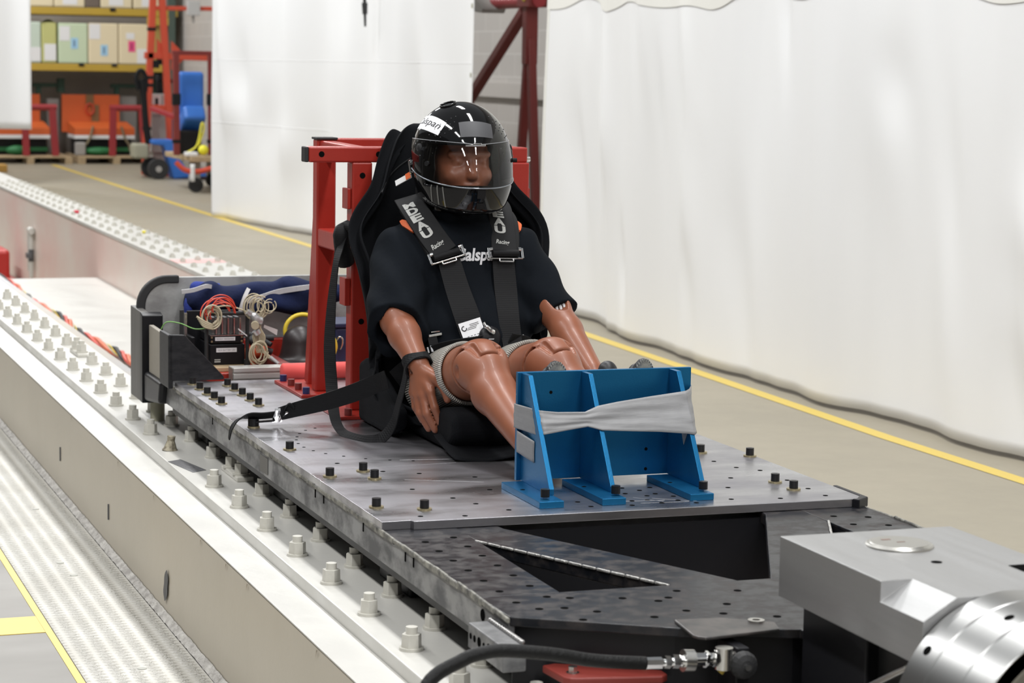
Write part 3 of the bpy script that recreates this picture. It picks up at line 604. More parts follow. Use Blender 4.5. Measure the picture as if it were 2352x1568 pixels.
mb = MB(); mb.box(-.50, -.42, .20, .295, 1.10, 1.281); mb.build('corner_gusset', M['red'], fr, bevel=.004)
mb = MB(); mb.cyl((-.46, .293, 1.29), (-.46, .31, 1.29), .008, n=12); mb.build('side_bolt', M['steel'], fr)
# ================================================================== SEAT
seat = thing('racing_chair', 'black fabric racing bucket seat with shoulder and head wings', 'seat', (0, 0, .55))
SP = [(.24, .63), (.18, .632), (.12, .630), (.08, .622), (.03, .612), (-.10, .60), (-.20, .625), (-.265, .71), (-.305, .85), (-.335, .98), (-.355, 1.09), (-.375, 1.19), (-.395, 1.28), (-.405, 1.345), (-.415, 1.385), (-.435, 1.395)]
SW = [.12, .14, .16, .170, .178, .222, .245, .232, .232, .250, .266, .192, .156, .124, .085, .055]
SD = [.0, .005, .01, .01, .015, .06, .13, .16, .16, .15, .115, .085, .062, .030, .004, .0]
def seat_fn(u, v):
    f = v * (len(SP) - 1); i = min(int(f), len(SP) - 2); t = f - i
    def cr(A):
        a0, a1, a2, a3 = [np.array(A[j], float) for j in (max(i - 1, 0), i, i + 1, min(i + 2, len(A) - 1))]
        return .5 * (2 * a1 + (a2 - a0) * t + (2 * a0 - 5 * a1 + 4 * a2 - a3) * t * t + (3 * a1 - a0 - 3 * a2 + a3) * t ** 3)
    c = cr(SP); w_ = float(cr(SW)); d_ = float(cr(SD))
    f2 = min(f + .05, len(SP) - 1.001); j = min(int(f2), len(SP) - 2)
    tan = np.array(SP[min(i + 1, len(SP) - 1)]) - np.array(SP[max(i - 1, 0)] if t < .5 and i > 0 else SP[i]); tan = tan / np.linalg.norm(tan)
    n = np.array((tan[1], -tan[0]))
    if n[0] < -.2 and c[0] > .3: n = -n
    s = 2 * u - 1; a = abs(s)
    g = max(0, (a - .42) / .58); g = g * g * (3 - 2 * g)
    lat = w_ * math.copysign(math.sin(min(1, a * 1.08) * math.pi / 2) ** .9 if a > 0 else 0, s)
    roll = max(0, (a - .93) / .07)
    return (c[0] + n[0] * d_ * g - .015 * roll, lat + math.copysign(.012 * roll, s), c[1] + n[1] * d_ * g - .01 * roll)
mb = MB(); mb.grid(seat_fn, 36, 60); so = mb.build('shell', M['seat'], seat)
m_ = so.modifiers.new('solid', 'SOLIDIFY'); m_.thickness = .038; m_.offset = -1
m_ = so.modifiers.new('sub', 'SUBSURF'); m_.levels = 1; m_.render_levels = 1
mb = MB(); mb.prism([(-.30, .552), (.29, .552), (.345, .60), (.335, .655), (.25, .668), (.0, .625), (-.30, .60)], 'y', -.182, .182); mb.build('base_cushion', M['seat'], seat, bevel=.045, seg=5)
for s in (-1, 1):
    mb = MB(); mb.prism([(-.31, .552), (-.02, .552), (.05, .58), (.06, .63), (-.10, .69), (-.25, .74), (-.31, .72)], 'y', *sorted((s * .215, s * .255))); mb.build('side_bolster', M['seat'], seat, bevel=.016, seg=4)
mb = MB(); mb.grid(lambda u, v: (.23 + .18 * v + .02 * math.sin(5 * u), -.20 + .40 * u, .556 + .035 * (1 - v) * (1 - v) + .006 * math.sin(11 * u + 3 * v)), 20, 6); mb.build('front_flap', M['seat'], seat, solid=.004)
mb = MB(); mb.tube([seat_fn(.13, .79 - .0 * k) if 0 else seat_fn(.04 + .03 * k, .73 + .008 * k) for k in range(14)], .003, 6); mb.build('seam', M['matte'], seat)
# ================================================================== implicit surfaces
class SDF:
    def __init__(s, lo, hi, h):
        s.lo = np.array(lo, float); s.h = h; s.n = np.ceil((np.array(hi) - s.lo) / h).astype(int) + 1
        s.F = np.full(s.n, .05, np.float32)
    def _win(s, lo, hi):
        a = np.clip(np.floor((np.array(lo) - s.lo) / s.h).astype(int), 0, s.n); b = np.clip(np.ceil((np.array(hi) - s.lo) / s.h).astype(int) + 1, 0, s.n)
        sl = tuple(slice(i, j) for i, j in zip(a, b))
        ax = [s.lo[k] + s.h * np.arange(a[k], b[k], dtype=np.float32) for k in range(3)]
        return sl, np.ix_(*ax) if 0 else (ax[0][:, None, None], ax[1][None, :, None], ax[2][None, None, :])
    def add(s, prim, k=.012, cut=None):
        fn, lo, hi = prim; m = .05; sl, (X, Y, Z) = s._win(np.array(lo) - m, np.array(hi) + m)
        d = fn(X, Y, Z)
        if cut is not None: d = np.maximum(d, cut(X, Y, Z))
        A = s.F[sl]; h = np.maximum(k - np.abs(A - d), 0) / k; s.F[sl] = np.minimum(A, d) - h * h * k * .25
        return s
    def sub(s, prim, k=.004, cut=None):
        fn, lo, hi = prim; m = .03; sl, (X, Y, Z) = s._win(np.array(lo) - m, np.array(hi) + m)
        d = fn(X, Y, Z)
        if cut is not None: d = np.maximum(d, cut(X, Y, Z))
        d = -d; A = s.F[sl]; h = np.maximum(k - np.abs(A - d), 0) / k; s.F[sl] = np.maximum(A, d) + h * h * k * .25
        return s
    def sample(s, P):
        q = (P - s.lo) / s.h; i = np.clip(np.floor(q).astype(int), 0, s.n - 2); t = q - i; F = s.F
        r = 0
        for a in (0, 1):
            for b in (0, 1):
                for c in (0, 1):
                    wgt = (t[:, 0] if a else 1 - t[:, 0]) * (t[:, 1] if b else 1 - t[:, 1]) * (t[:, 2] if c else 1 - t[:, 2])
                    r = r + wgt * F[i[:, 0] + a, i[:, 1] + b, i[:, 2] + c]
        return r
    def front_x(s, y, z):                                           # foremost surface along +X
        k = int(round((y - s.lo[1]) / s.h)); m = int(round((z - s.lo[2]) / s.h))
        if not (0 <= k < s.n[1] and 0 <= m < s.n[2]): return None
        c = s.F[:, k, m]; ii = np.nonzero(c < 0)[0]
        if not len(ii): return None
        i = ii[-1]; 
        if i + 1 >= len(c): return s.lo[0] + i * s.h
        return s.lo[0] + s.h * (i + c[i] / (c[i] - c[i + 1]))
    def mesh(s, relax=2):
        F = s.F; n = s.n; I = F < 0; h = s.h
        cnt = np.zeros(n - 1, np.int8)
        for a in (0, 1):
            for b in (0, 1):
                for c in (0, 1): cnt += I[a:n[0] - 1 + a, b:n[1] - 1 + b, c:n[2] - 1 + c]
        act = (cnt > 0) & (cnt < 8); idx = np.full(n - 1, -1, np.int64); cells = np.argwhere(act); idx[act] = np.arange(len(cells))
        acc = np.zeros((len(cells), 3)); num = np.zeros(len(cells))
        corner = lambda o: F[cells[:, 0] + o[0], cells[:, 1] + o[1], cells[:, 2] + o[2]]
        E = [(a, b) for a in range(8) for b in range(a + 1, 8) if bin(a ^ b).count('1') == 1]
        O = [((k >> 2) & 1, (k >> 1) & 1, k & 1) for k in range(8)]; CV = [corner(o) for o in O]
        for a, b in E:
            fa, fb_ = CV[a], CV[b]; cr = (fa < 0) != (fb_ < 0); t = np.where(cr, fa / np.where(cr, fa - fb_, 1), 0)
            pa = np.array(O[a]); pb = np.array(O[b]); acc += np.where(cr[:, None], pa + t[:, None] * (pb - pa), 0); num += cr
        V = s.lo + h * (cells + acc / num[:, None])
        Q = []
        for ax in range(3):
            o = [(0, 0, 0), (0, 0, 0), (0, 0, 0), (0, 0, 0)]
            u, v = [(1, 2), (2, 0), (0, 1)][ax]
            sl0 = [slice(None)] * 3; sl1 = [slice(None)] * 3; sl0[ax] = slice(0, -1); sl1[ax] = slice(1, None)
            A = I[tuple(sl0)]; B = I[tuple(sl1)]; e = np.argwhere(A != B)
            e = e[(e[:, u] > 0) & (e[:, v] > 0) & (e[:, u] < n[u] - 1) & (e[:, v] < n[v] - 1)]
            ins = A[tuple(e.T)]
            def cell(du, dv):
                c = e.copy(); c[:, u] -= du; c[:, v] -= dv; return idx[tuple(c.T)]
            q = np.stack([cell(1, 1), cell(0, 1), cell(0, 0), cell(1, 0)], 1); q[~ins] = q[~ins][:, ::-1]; Q.append(q)
        Q = np.concatenate(Q)
        for _ in range(relax):                                       # even the facets, then pull back to the surface
            S = np.zeros_like(V); K = np.zeros(len(V))
            for a in range(4):
                for b in ((a + 1) % 4, (a + 3) % 4): np.add.at(S, Q[:, a], V[Q[:, b]]); np.add.at(K, Q[:, a], 1)
            V = .5 * V + .5 * S / np.maximum(K, 1)[:, None]
        for _ in range(2):
            f = s.sample(V); ep = h * .7; g = np.stack([(s.sample(V + d) - s.sample(V - d)) / (2 * ep) for d in np.eye(3) * ep], 1)
            V = V - np.clip(f / np.maximum((g * g).sum(1), .2), -h, h)[:, None] * g
        return V, Q
    def build(s, name, mat_, parent, relax=2, fn=None):
        V, Q = s.mesh(relax)
        if fn is not None: V = fn(V)
        L = np.array(ROOT.get(root_of(parent).name, Vector())) if parent is not None else 0
        me = bpy.data.meshes.new(name); me.from_pydata((V - L).tolist(), [], Q.tolist()); me.update()
        me.polygons.foreach_set('use_smooth', np.ones(len(Q), bool)); me.materials.append(mat_)
        o = bpy.data.objects.new(name, me); COL.objects.link(o)
        if parent is not None: o.parent = parent
        return o
def rc(a, b, r1, r2=None, flat=None):
    r2 = r1 if r2 is None else r2; a = np.array(a, float); b = np.array(b, float); d = b - a; L2 = d @ d
    def fn(X, Y, Z):
        t = np.clip(((X - a[0]) * d[0] + (Y - a[1]) * d[1] + (Z - a[2]) * d[2]) / L2, 0, 1)
        return np.sqrt((X - a[0] - t * d[0]) ** 2 + (Y - a[1] - t * d[1]) ** 2 + (Z - a[2] - t * d[2]) ** 2) - (r1 + (r2 - r1) * t)
    r = max(r1, r2); return fn, np.minimum(a, b) - r, np.maximum(a, b) + r
def el(c, r, ry=0.):
    c = np.array(c, float); r = np.array(r if hasattr(r, '__len__') else (r,) * 3, float); cs, sn = math.cos(ry), math.sin(ry)
    def fn(X, Y, Z):
        x, y, z = X - c[0], Y - c[1], Z - c[2]
        if ry: x, z = cs * x - sn * z, sn * x + cs * z
        k0 = np.sqrt((x / r[0]) ** 2 + (y / r[1]) ** 2 + (z / r[2]) ** 2); k1 = np.sqrt((x / r[0] ** 2) ** 2 + (y / r[1] ** 2) ** 2 + (z / r[2] ** 2) ** 2)
        return k0 * (k0 - 1) / np.maximum(k1, 1e-6)
    m = r.max() if ry else r; return fn, c - m, c + m
def bx(c, hw, R=None, rnd=.002):
    c = np.array(c, float); hw = np.array(hw, float); R = np.eye(3) if R is None else np.array(R)
    def fn(X, Y, Z):
        x, y, z = X - c[0], Y - c[1], Z - c[2]
        q = [np.abs(R[i][0] * x + R[i][1] * y + R[i][2] * z) - hw[i] + rnd for i in range(3)]
        return np.sqrt(sum(np.maximum(a, 0) ** 2 for a in q)) + np.minimum(np.maximum(np.maximum(q[0], q[1]), q[2]), 0) - rnd
    m = np.linalg.norm(hw); return fn, c - m, c + m
def plane(p, nrm):
    p = np.array(p, float); nrm = np.array(nrm, float); nrm /= np.linalg.norm(nrm)
    return lambda X, Y, Z: (X - p[0]) * nrm[0] + (Y - p[1]) * nrm[1] + (Z - p[2]) * nrm[2]
# ================================================================== CRASH TEST DUMMY
du = thing('crash_test_dummy', 'crash test dummy in black t-shirt, grey shorts and glossy helmet in the seat', 'crash test dummy', (-.08, 0, .60))
B = SDF((-.34, -.30, .585), (.74, .32, 1.43), .0041)
B.add(rc((-.08, -.07, .68), (-.08, .07, .68), .09), .02).add(rc((-.10, 0, .70), (-.19, 0, 1.0), .115), .03).add(rc((-.19, -.13, 1.04), (-.19, .13, 1.04), .05), .03)
B.add(rc((-.20, 0, 1.05), (-.165, -.01, 1.22), .052), .02)
# head and face
hc = (-.145, -.012, 1.295)
B.add(el(hc, (.098, .078, .118)), .02).add(el((-.105, -.012, 1.235), (.060, .058, .062)), .03)
B.add(rc((-.062, -.012, 1.312), (-.034, -.012, 1.268), .008, .0115), .014).add(el((-.040, -.012, 1.259), (.014, .0145, .010)), .008)
for s in (-1, 1):
    B.sub(el((-.042, -.012 + s * .034, 1.302), (.020, .021, .013)), .014).add(el((-.066, -.012 + s * .034, 1.300), (.014, .015, .011)), .006)
    B.add(rc((-.055, -.012 + s * .012, 1.322), (-.068, -.012 + s * .052, 1.320), .010), .012).add(el((-.075, -.012 + s * .044, 1.262), (.026, .024, .022)), .02)
    B.add(el((-.155, -.012 + s * .077, 1.285), (.022, .010, .032)), .006)
B.sub(bx((-.040, -.012, 1.228), (.016, .026, .0028)), .006).add(el((-.050, -.012, 1.236), (.013, .024, .007)), .006).add(el((-.050, -.012, 1.219), (.013, .021, .008)), .006).add(el((-.062, -.012, 1.193), (.022, .026, .018)), .015)
# legs
LEG = [(-1, (-.08, -.085, .675), (.338, -.108, .784), (.675, -.088, .625)), (1, (-.08, .085, .675), (.338, .090, .784), (.675, .150, .640))]
for s, hip, kn, an in LEG:
    hip, kn, an = map(np.array, (hip, kn, an))
    B.add(rc(hip, kn, .088, .070), .02).add(el(kn, (.072, .070, .070)), .02)
    c1 = kn + (an - kn) * .28 + np.array((-.004, 0, -.010))
    B.add(rc(kn + (an - kn) * .08, c1, .058, .058), .02).add(rc(c1, an, .056, .034), .02).add(el(kn + (an - kn) * .10 + np.array((.010, 0, .010)), (.058, .052, .055)), .02)
    td = (kn - hip) / np.linalg.norm(kn - hip); side = np.array((0, 1, 0.))
    up = np.cross(td, (0, 1, 0)); up = up if up[2] > 0 else -up
    pv = kn + td * .046 - up * .012                                  # pivot of the knee knob; the thigh shell ends in an arc around it
    def arc(X, Y, Z, pv=pv, td=td, up=up):
        a = (X - pv[0]) * td[0] + (Z - pv[2]) * td[2]; b = (X - pv[0]) * up[0] + (Z - pv[2]) * up[2]
        r = np.sqrt(a * a + b * b) + 0 * Y
        d = np.maximum(np.abs(r - .064) - .0060, .040 - np.abs(Y - pv[1]) - 0 * r)
        d = np.maximum(d, a - .012)
        return np.maximum(d, b - .058)
    B.sub((arc, pv - .08, pv + .08), .004)
    wedge = [pv - td * .010 + up * .066 + side * e * .037 for e in (-1, 1)]
    sd = (an - kn) / np.linalg.norm(an - kn); nrm = np.cross(sd, (0, 1, 0)); nrm = nrm if nrm[2] > 0 else -nrm
    c = kn + nrm * .066 + sd * .040; B.sub(bx(c, (.0030, .030, .011), [sd, side, nrm], .001), .006)
    for wv in wedge: B.sub(rc(wv, c - nrm * .002 + side * np.sign(wv[1] - pv[1]) * .031, .0115, .0055), .005)
    B.sub(el(kn + side * s * .073 + np.array((.015, 0, -.008)), (.011, .010, .016)), .004)
# arms
ARM = [(-1, (-.175, -.185, 1.045), (-.014, -.230, .872), (.135, -.216, .768)), (1, (-.175, .185, 1.045), (-.005, .222, .892), (.225, .250, .748))]
HAND = [ # knuckle, middle joint, tip offsets from the wrist of the right hand
    ((.052, .018, -.066), (.070, .026, -.108), (.074, .040, -.148)),
    ((.034, .004, -.078), (.052, .010, -.126), (.064, .030, -.168)),
    ((.014, -.006, -.080), (.030, -.002, -.128), (.044, .018, -.168)),
    ((-.006, -.010, -.076), (.006, -.008, -.114), (.018, .008, -.150))]
THUMB = ((.024, .016, -.018), (.056, .036, -.032), (.080, .050, -.054), (.090, .055, -.084))
for s, sh, eb, wr in ARM:
    sh, eb, wr = map(np.array, (sh, eb, wr))
    B.add(rc(sh, eb, .044, .042), .02).add(el(eb, (.046, .045, .047)), .015).add(rc(eb, eb + (wr - eb) * .35, .045, .043), .015).add(rc(eb + (wr - eb) * .35, wr, .043, .030), .015)
    fl = np.array((1, -s, 1.))
    if s > 0: wr2 = wr + np.array((.02, 0, -.012))
    else: wr2 = wr
    K = [wr2 + np.array(p[0]) * fl for p in HAND]
    for i, kn in enumerate(K):
        B.add(rc(wr2 + (0, 0, -.004), kn, .021 if i in (1, 2) else .018, .0135), .012)
        a, b, c = [wr2 + np.array(p) * fl for p in HAND[i]]; r = (.0112, .0118, .0112, .0098)[i]
        B.add(rc(a, b, r + .001, r), .006).add(rc(b, c, r, r - .0018), .004)
    T_ = [wr2 + np.array(p) * fl for p in THUMB]
    for a, b, r0, r1 in zip(T_, T_[1:], (.019, .0145, .0125), (.0145, .0125, .0105)): B.add(rc(a, b, r0, r1), .012)
# hollow left elbow
eL, wL = map(np.array, ARM[1][2:]); fL = (wL - eL) / np.linalg.norm(wL - eL); nL = np.cross(fL, (0, 1, 0)); nL = nL / np.linalg.norm(nL); nL = nL if nL[0] > 0 else -nL
B.sub(rc(eL - fL * .06 + nL * .035, eL + fL * .030 + nL * .050, .036, .026), .006)
B.sub(rc((.135, -.255, .752), (.150, -.196, .742), .008), .005)
body = B.build('body', M['vinyl'], du)
del B
mb = MB()
for i in range(4):
    q = eL + np.array((0, -.018 + .012 * i, 0)); mb.tube([q - fL * .020 + nL * .014, q + fL * .0 + nL * .026, q + fL * .022 + nL * .026, q + fL * .034 + nL * .014], .0045, 6, 3)
mb.build('elbow_cable', M['white'], du)
mb = MB(); mb.ball(tuple(eL + nL * .006 - fL * .01), (.022, .030, .022), 12, 8); mb.build('elbow_joint', M['matte'], du)
mb = MB(); mb.tube([(-.02, .115, .83), (.0, .13, .815), (.03, .142, .792)], .0085, 10, 4); mb.build('sensor_cable', M['white'], du)
# shirt
T = SDF((-.40, -.36, .60), (.24, .34, 1.20), .005)
T.add(el((-.165, 0, .985), (.140, .188, .185)), .03).add(el((-.105, .005, .815), (.160, .178, .165)), .05).add(rc((-.195, -.135, 1.045), (-.195, .135, 1.045), .068), .05)
T.add(el((-.02, .0, .752), (.120, .150, .066)), .05).add(rc((-.195, 0, 1.06), (-.170, -.005, 1.17), .072, .064), .03, cut=plane((-.17, 0, 1.150), (.22, 0, 1)))
for s, a, b, r0, r1 in ((-1, (-.180, -.172, 1.035), (-.002, -.236, .842), .080, .084), (1, (-.180, .172, 1.035), (-.010, .232, .870), .076, .066)):
    a = np.array(a); b = np.array(b); d = (b - a) / np.linalg.norm(b - a); nrm = d + np.array((.60, -.35, 0) if s < 0 else (-.12, .1, .0)); hem = a + d * (np.linalg.norm(b - a) - (.004 if s < 0 else .005))
    T.add(rc(a, b + d * .03, r0, r1), .035, cut=plane(hem, nrm))
    T.sub(rc(a + d * .13, b + d * .08, r1 * .58, r1 * .83), .004)
# cloth folds
Xg = T.lo[0] + T.h * np.arange(T.n[0])[:, None, None]; Yg = T.lo[1] + T.h * np.arange(T.n[1])[None, :, None]; Zg = T.lo[2] + T.h * np.arange(T.n[2])[None, None, :]
ay = np.abs(Yg)
fold = .0042 * np.sin(62 * (Zg + .55 * ay) + 3 * np.sin(9 * Yg + 4 * Xg)) * np.exp(-((Zg - .83) / .14) ** 2) + .0035 * np.sin(70 * (ay - .45 * Zg) + 5 * Xg) * np.clip((ay - .12) / .08, 0, 1)
fold = fold + .002 * np.sin(38 * (Xg + 1.2 * Zg) + 14 * Yg)
T.F += fold.astype(np.float32)
shirt = T.build('t_shirt', M['shirt'], du)
# shorts: two ribbed legs
for s, hip, kn, an in LEG:
    hip, kn = np.array(hip), np.array(kn); d = (kn - hip) / np.linalg.norm(kn - hip); hem = hip + d * .305
    S_ = SDF((-.22, -.24, .56), (.32, .24, .90), .0045)
    S_.add(rc(hip, hem + d * .05, .098, .086), .01, cut=plane(hem, d + np.array((0, .25 * s * -1, .12))))
    S_.sub(rc(hip + d * .12, hem + d * .08, .070, .080), .002)
    ms = M['shorts'].copy(); nt = ms.node_tree; N = nt.nodes; tc = N.new('ShaderNodeTexCoord'); mp = N.new('ShaderNodeMapping'); mp.vector_type = 'TEXTURE'
    mp.inputs['Location'].default_value = Vector(hip) - du.location; mp.inputs['Rotation'].default_value = Vector(d).to_track_quat('Z', 'Y').to_euler()
    gr = N.new('ShaderNodeTexGradient'); gr.gradient_type = 'RADIAL'; m1 = N.new('ShaderNodeMath'); m1.operation = 'MULTIPLY'; m1.inputs[1].default_value = 2 * math.pi * 95
    m2 = N.new('ShaderNodeMath'); m2.operation = 'SINE'; bp2 = N.new('ShaderNodeBump'); bp2.inputs['Strength'].default_value = 1; bp2.inputs['Distance'].default_value = .002
    nt.links.new(tc.outputs['Object'], mp.inputs[0]); nt.links.new(mp.outputs[0], gr.inputs[0]); nt.links.new(gr.outputs['Fac'], m1.inputs[0]); nt.links.new(m1.outputs[0], m2.inputs[0]); nt.links.new(m2.outputs[0], bp2.inputs['Height']); nt.links.new(bp2.outputs['Normal'], N['Principled BSDF'].inputs['Normal'])
    S_.build('shorts_leg', ms, du, relax=4)
# shoes: soles flat against the bracket
for s, c, yaw, hz in ((-1, (.757, -.056, .712), .10, .0), (1, (.757, .166, .712), .16, .0)):
    out = []
    for k in range(28):
        t = 2 * math.pi * k / 28; z = math.cos(t); y = math.sin(t)
        wy = .040 + .010 * max(0, z) - .004 * math.exp(-((z + .1) / .35) ** 2); out.append((wy * y * (1 if abs(z) < .98 else 1), .142 * z if z > 0 else .138 * z))
    rot = lambda y, z: (c[1] + y * math.cos(yaw) + z * math.sin(yaw) * s * .3, c[2] + z)
    P = [rot(y, z) for y, z in out]
    mb = MB(); mb.prism(P[::-1], 'x', .751, .7665); sh = mb.build('shoe', M['shoe'], du, bevel=.003)
    mb = MB(); mb.prism([rot(y * .93, z * .965) for y, z in out][::-1], 'x', .7655, .7672); mb.build('sole', M['sole'], sh)
    mb = MB()
    for k in range(56):
        t = 2 * math.pi * k / 56; j = k / 2; i0 = int(j); f = j - i0; a = out[i0 % 28]; b = out[(i0 + 1) % 28]; y, z = (a[0] * (1 - f) + b[0] * f) * .955, (a[1] * (1 - f) + b[1] * f) * .978; y, z = rot(y, z)
        mb.box(.7665, .768, y - .0012, y + .0012, z - .0025, z + .0025)
    mb.build('welt_stitch', M['stitch'], sh)
    S_ = SDF((.56, c[1] - .12, .55), (.76, c[1] + .12, .88), .006)
    S_.add(rc((.728, *rot(0, .10)), (.715, *rot(0, -.02)), .026, .040), .02).add(rc((.715, *rot(0, -.02)), (.715, *rot(0, -.10)), .040, .034), .02).add(rc((.70, *rot(0, -.06)), (.64, c[1] - .01 * s, .655), .044, .044), .03).add(rc((.70, *rot(0, .02)), (.675, *rot(0, -.03)), .028, .036), .03)
    S_.F = np.maximum(S_.F, (S_.lo[0] + S_.h * np.arange(S_.n[0]) - .7515)[:, None, None].astype(np.float32))
    if s > 0: S_.add(el((.690, .105, .815), (.022, .022, .024)), .02).add(rc((.69, .105, .815), (.71, .15, .75), .016, .02), .02)
    S_.build('upper', M['shoe'], sh)
# wrist strap ring
mb = MB(); w_ = np.array((.128, -.2165, .772)); ax = Vector((.145, .012, -.114)).normalized(); a_ = ax.orthogonal().normalized(); b_ = ax.cross(a_)
mb.ribbon([Vector(w_) + .036 * (a_ * math.cos(t) + b_ * math.sin(t)) + ax * .008 * math.sin(2 * t) for t in [2 * math.pi * i / 24 for i in range(25)]], [ax] * 25, .020, .005)
mb.ribbon([Vector(w_) + ax * .014 + .038 * (a_ * math.cos(t) + b_ * math.sin(t)) - ax * .006 * math.sin(t + 1) for t in [2 * math.pi * i / 24 for i in range(25)]], [ax] * 25, .014, .004)
mb.build('wrist_strap', M['web'], du)
# ---------------------------------------------------------------- helmet
HC = np.array((-.150, -.010, 1.315)); HR = np.array((.168, .133, .149))
H = SDF((-.34, -.17, 1.13), (.08, .15, 1.48), .0034)
H.add(el(HC, HR), .01).add(el((-.112, -.010, 1.262), (.152, .127, .180)), .045, cut=plane((0, 0, 1.315), (0, 0, 1)))
zc_ = plane((.03, 0, 1.162), (-.20, 0, -1)); 
Xg = H.lo[0] + H.h * np.arange(H.n[0])[:, None, None]; Yg = H.lo[1] + H.h * np.arange(H.n[1])[None, :, None]; Zg = H.lo[2] + H.h * np.arange(H.n[2])[None, None, :]
cutp = (1.150 + .20 * (.03 - Xg) - Zg) / 1.02 + 0 * Yg
A_ = H.F; hh = np.maximum(.022 - np.abs(A_ - cutp), 0) / .022; H.F = (np.maximum(A_, cutp) + hh * hh * .0055).astype(np.float32)
H.sub(el(HC + (.0, 0, -.012), HR - .030), .004).sub(el((-.115, -.010, 1.245), (.134, .096, .095)), .004).sub(rc((-.15, -.01, 1.23), (-.15, -.01, 1.10), .088), .004)
port = bx((.0, -.010, 1.293), (.13, .30, .054), None, .03)
H.sub(port, .006, cut=lambda X, Y, Z: -(X + .085) + 0 * Y)
for z in (1.20, 1.185): H.sub(bx((.055, -.010, z), (.012, .012, .004)), .003)
hel = H.build('helmet', M['helmet'], du, relax=4); hel['label'] = 'glossy black full face helmet'
def onhel(c, p, off):                                               # radially onto the shell surface
    c = np.array(c); d = np.array(p) - c; d /= np.linalg.norm(d); t = np.linspace(.24, .05, 260); v = H.sample(c + t[:, None] * d)
    k = int(np.argmax(v < 0)); t0 = t[k - 1] + (t[k] - t[k - 1]) * v[k - 1] / (v[k - 1] - v[k]) if k else .12
    return Vector(c + (t0 + off) * d)
def hpt(p, off=.0): return onhel(HC, p, off)
VZ0, VZ1 = 1.232, 1.360
def vis(u, v):
    ph = (u - .5) * math.radians(196); z0 = VZ0 + .046 * (abs(2 * u - 1) ** 2.2); z1 = VZ1 - .010 * (1 - abs(2 * u - 1)) ** 2
    z = z0 + (z1 - z0) * v; sc = math.sqrt(max(.2, 1 - ((z - 1.285) / .235) ** 2))
    return (-.145 + (1.30 - z) * .22 + .177 * sc * math.cos(ph), -.010 + .139 * sc * math.sin(ph), z)
mb = MB(); mb.grid(vis, 64, 12); mb.build('visor', M['visor'], hel)
mb = MB(); mb.tube([vis(i / 60, .0) for i in range(61)], .0022, 6); mb.build('visor_edge', mat('visor_edge', (.25, .27, .30), .15, .6), hel)
mb = MB(); mb.tube([vis(i / 60, 1.0) for i in range(61)], .0010, 5); mb.build('visor_edge', mat('visor_top_edge', (.30, .31, .33), .25), hel)
for u in (.10, .90):
    p = Vector(vis(u, .70)); n = Vector((0, math.copysign(1, u - .5), 0))
    mb = MB(); mb.lathe([(.0, .003), (.014, .003), (.018, .0), (.019, -.012)], p, n, 20); mb.build('visor_pivot', M['matte'], hel)
p = Vector(vis(.18, .42)); mb = MB(); mb.cyl(p - Vector((.003, -.004, 0)), p + Vector((.003, -.005, 0)), .0068, n=16); mb.build('visor_post', M['matte'], hel)
p = Vector(vis(.83, .50)); mb = MB(); mb.cyl(p, p + Vector((.002, .013, 0)), .0058, n=14); mb.build('visor_screw', M['matte'], hel)
mb = MB(); p = Vector(vis(.47, .97)); mb.bar(p + Vector((.002, -.028, 0)), p + Vector((.003, .030, .001)), .004, .005); mb.bar(p + Vector((.003, -.006, .003)), p + Vector((.004, .018, .004)), .006, .006); mb.build('visor_latch', M['chrome'], hel, bevel=.001)
def quadmap(c, off):
    c = [np.array(q, float) for q in c]
    return lambda u, v: hpt((c[0] * (1 - u) + c[1] * u) * (1 - v) + (c[3] * (1 - u) + c[2] * u) * v, off)
TR, BR, BL, TL = [np.array(q) for q in ((-.054, -.083, 1.406), (-.055, -.107, 1.372), (-.169, -.126, 1.387), (-.177, -.100, 1.421))]
BL2 = BR + (BL - BR) * 1.35; TL2 = TR + (TL - TR) * 1.25
dm = quadmap((BL2, BR, TR, TL2), .0008); dm2 = quadmap((BL2, BR, TR, TL2), .0016)
mb = MB(); mb.grid(dm, 20, 8); dec = mb.build('name_sticker', M['white_label'], hel)
mb = MB(); add_text(mb, 'Calspan', dm2, (.06, .93, .22, .80), shear=.25); mb.build('lettering', M['ink'], dec)
pm = quadmap(((-.006, -.058, 1.369), (-.002, .033, 1.366), (-.028, .036, 1.404), (-.033, -.056, 1.408)), .0009)
mb = MB(); mb.grid(pm, 12, 6); mb.build('forehead_tape', M['grey_patch'], hel)
def cpt(p, off): return onhel((-.105, -.010, 1.255), p, off)
mb = MB()
for a, b in (((-.053, -.118, 1.239), (-.068, -.101, 1.202)), ((-.032, -.111, 1.238), (-.049, -.091, 1.197)), ((-.015, -.103, 1.235), (-.036, -.079, 1.192))):
    mb.tube([cpt(np.array(a) * (1 - t) + np.array(b) * t, .001) for t in np.linspace(0, 1, 7)], .0022, 6)
mb.build('chin_stripe', mat('vent_stripe', (.16, .16, .15), .5), hel)
mb = MB(); mb.grid(lambda u, v: cpt((.05, -.010 + .026 * (u - .5), 1.228 - .030 * v), .003), 6, 6); mb.grid(lambda u, v: cpt((.03, -.010 + .022 * (u - .5), 1.192 - .022 * v), .003), 6, 6); mb.build('chin_vent', M['matte'], hel)
mb = MB()
for a in np.linspace(.15, 1.0, 8):
    for b in range(3):
        for s in (-1, 1):
            q = hpt((-.02 - .16 * a * .6 + .02 * b, -.010 + s * (.045 + .075 * a + .012 * b), 1.315 + .14 * (1.05 - a) ** .8 - .012 * b), .0006); mb.ball(q, (.0018, .0018, .0014), 6, 4)
mb.build('dimple', mat('dimple_grey', (.07, .07, .075), .3), hel)
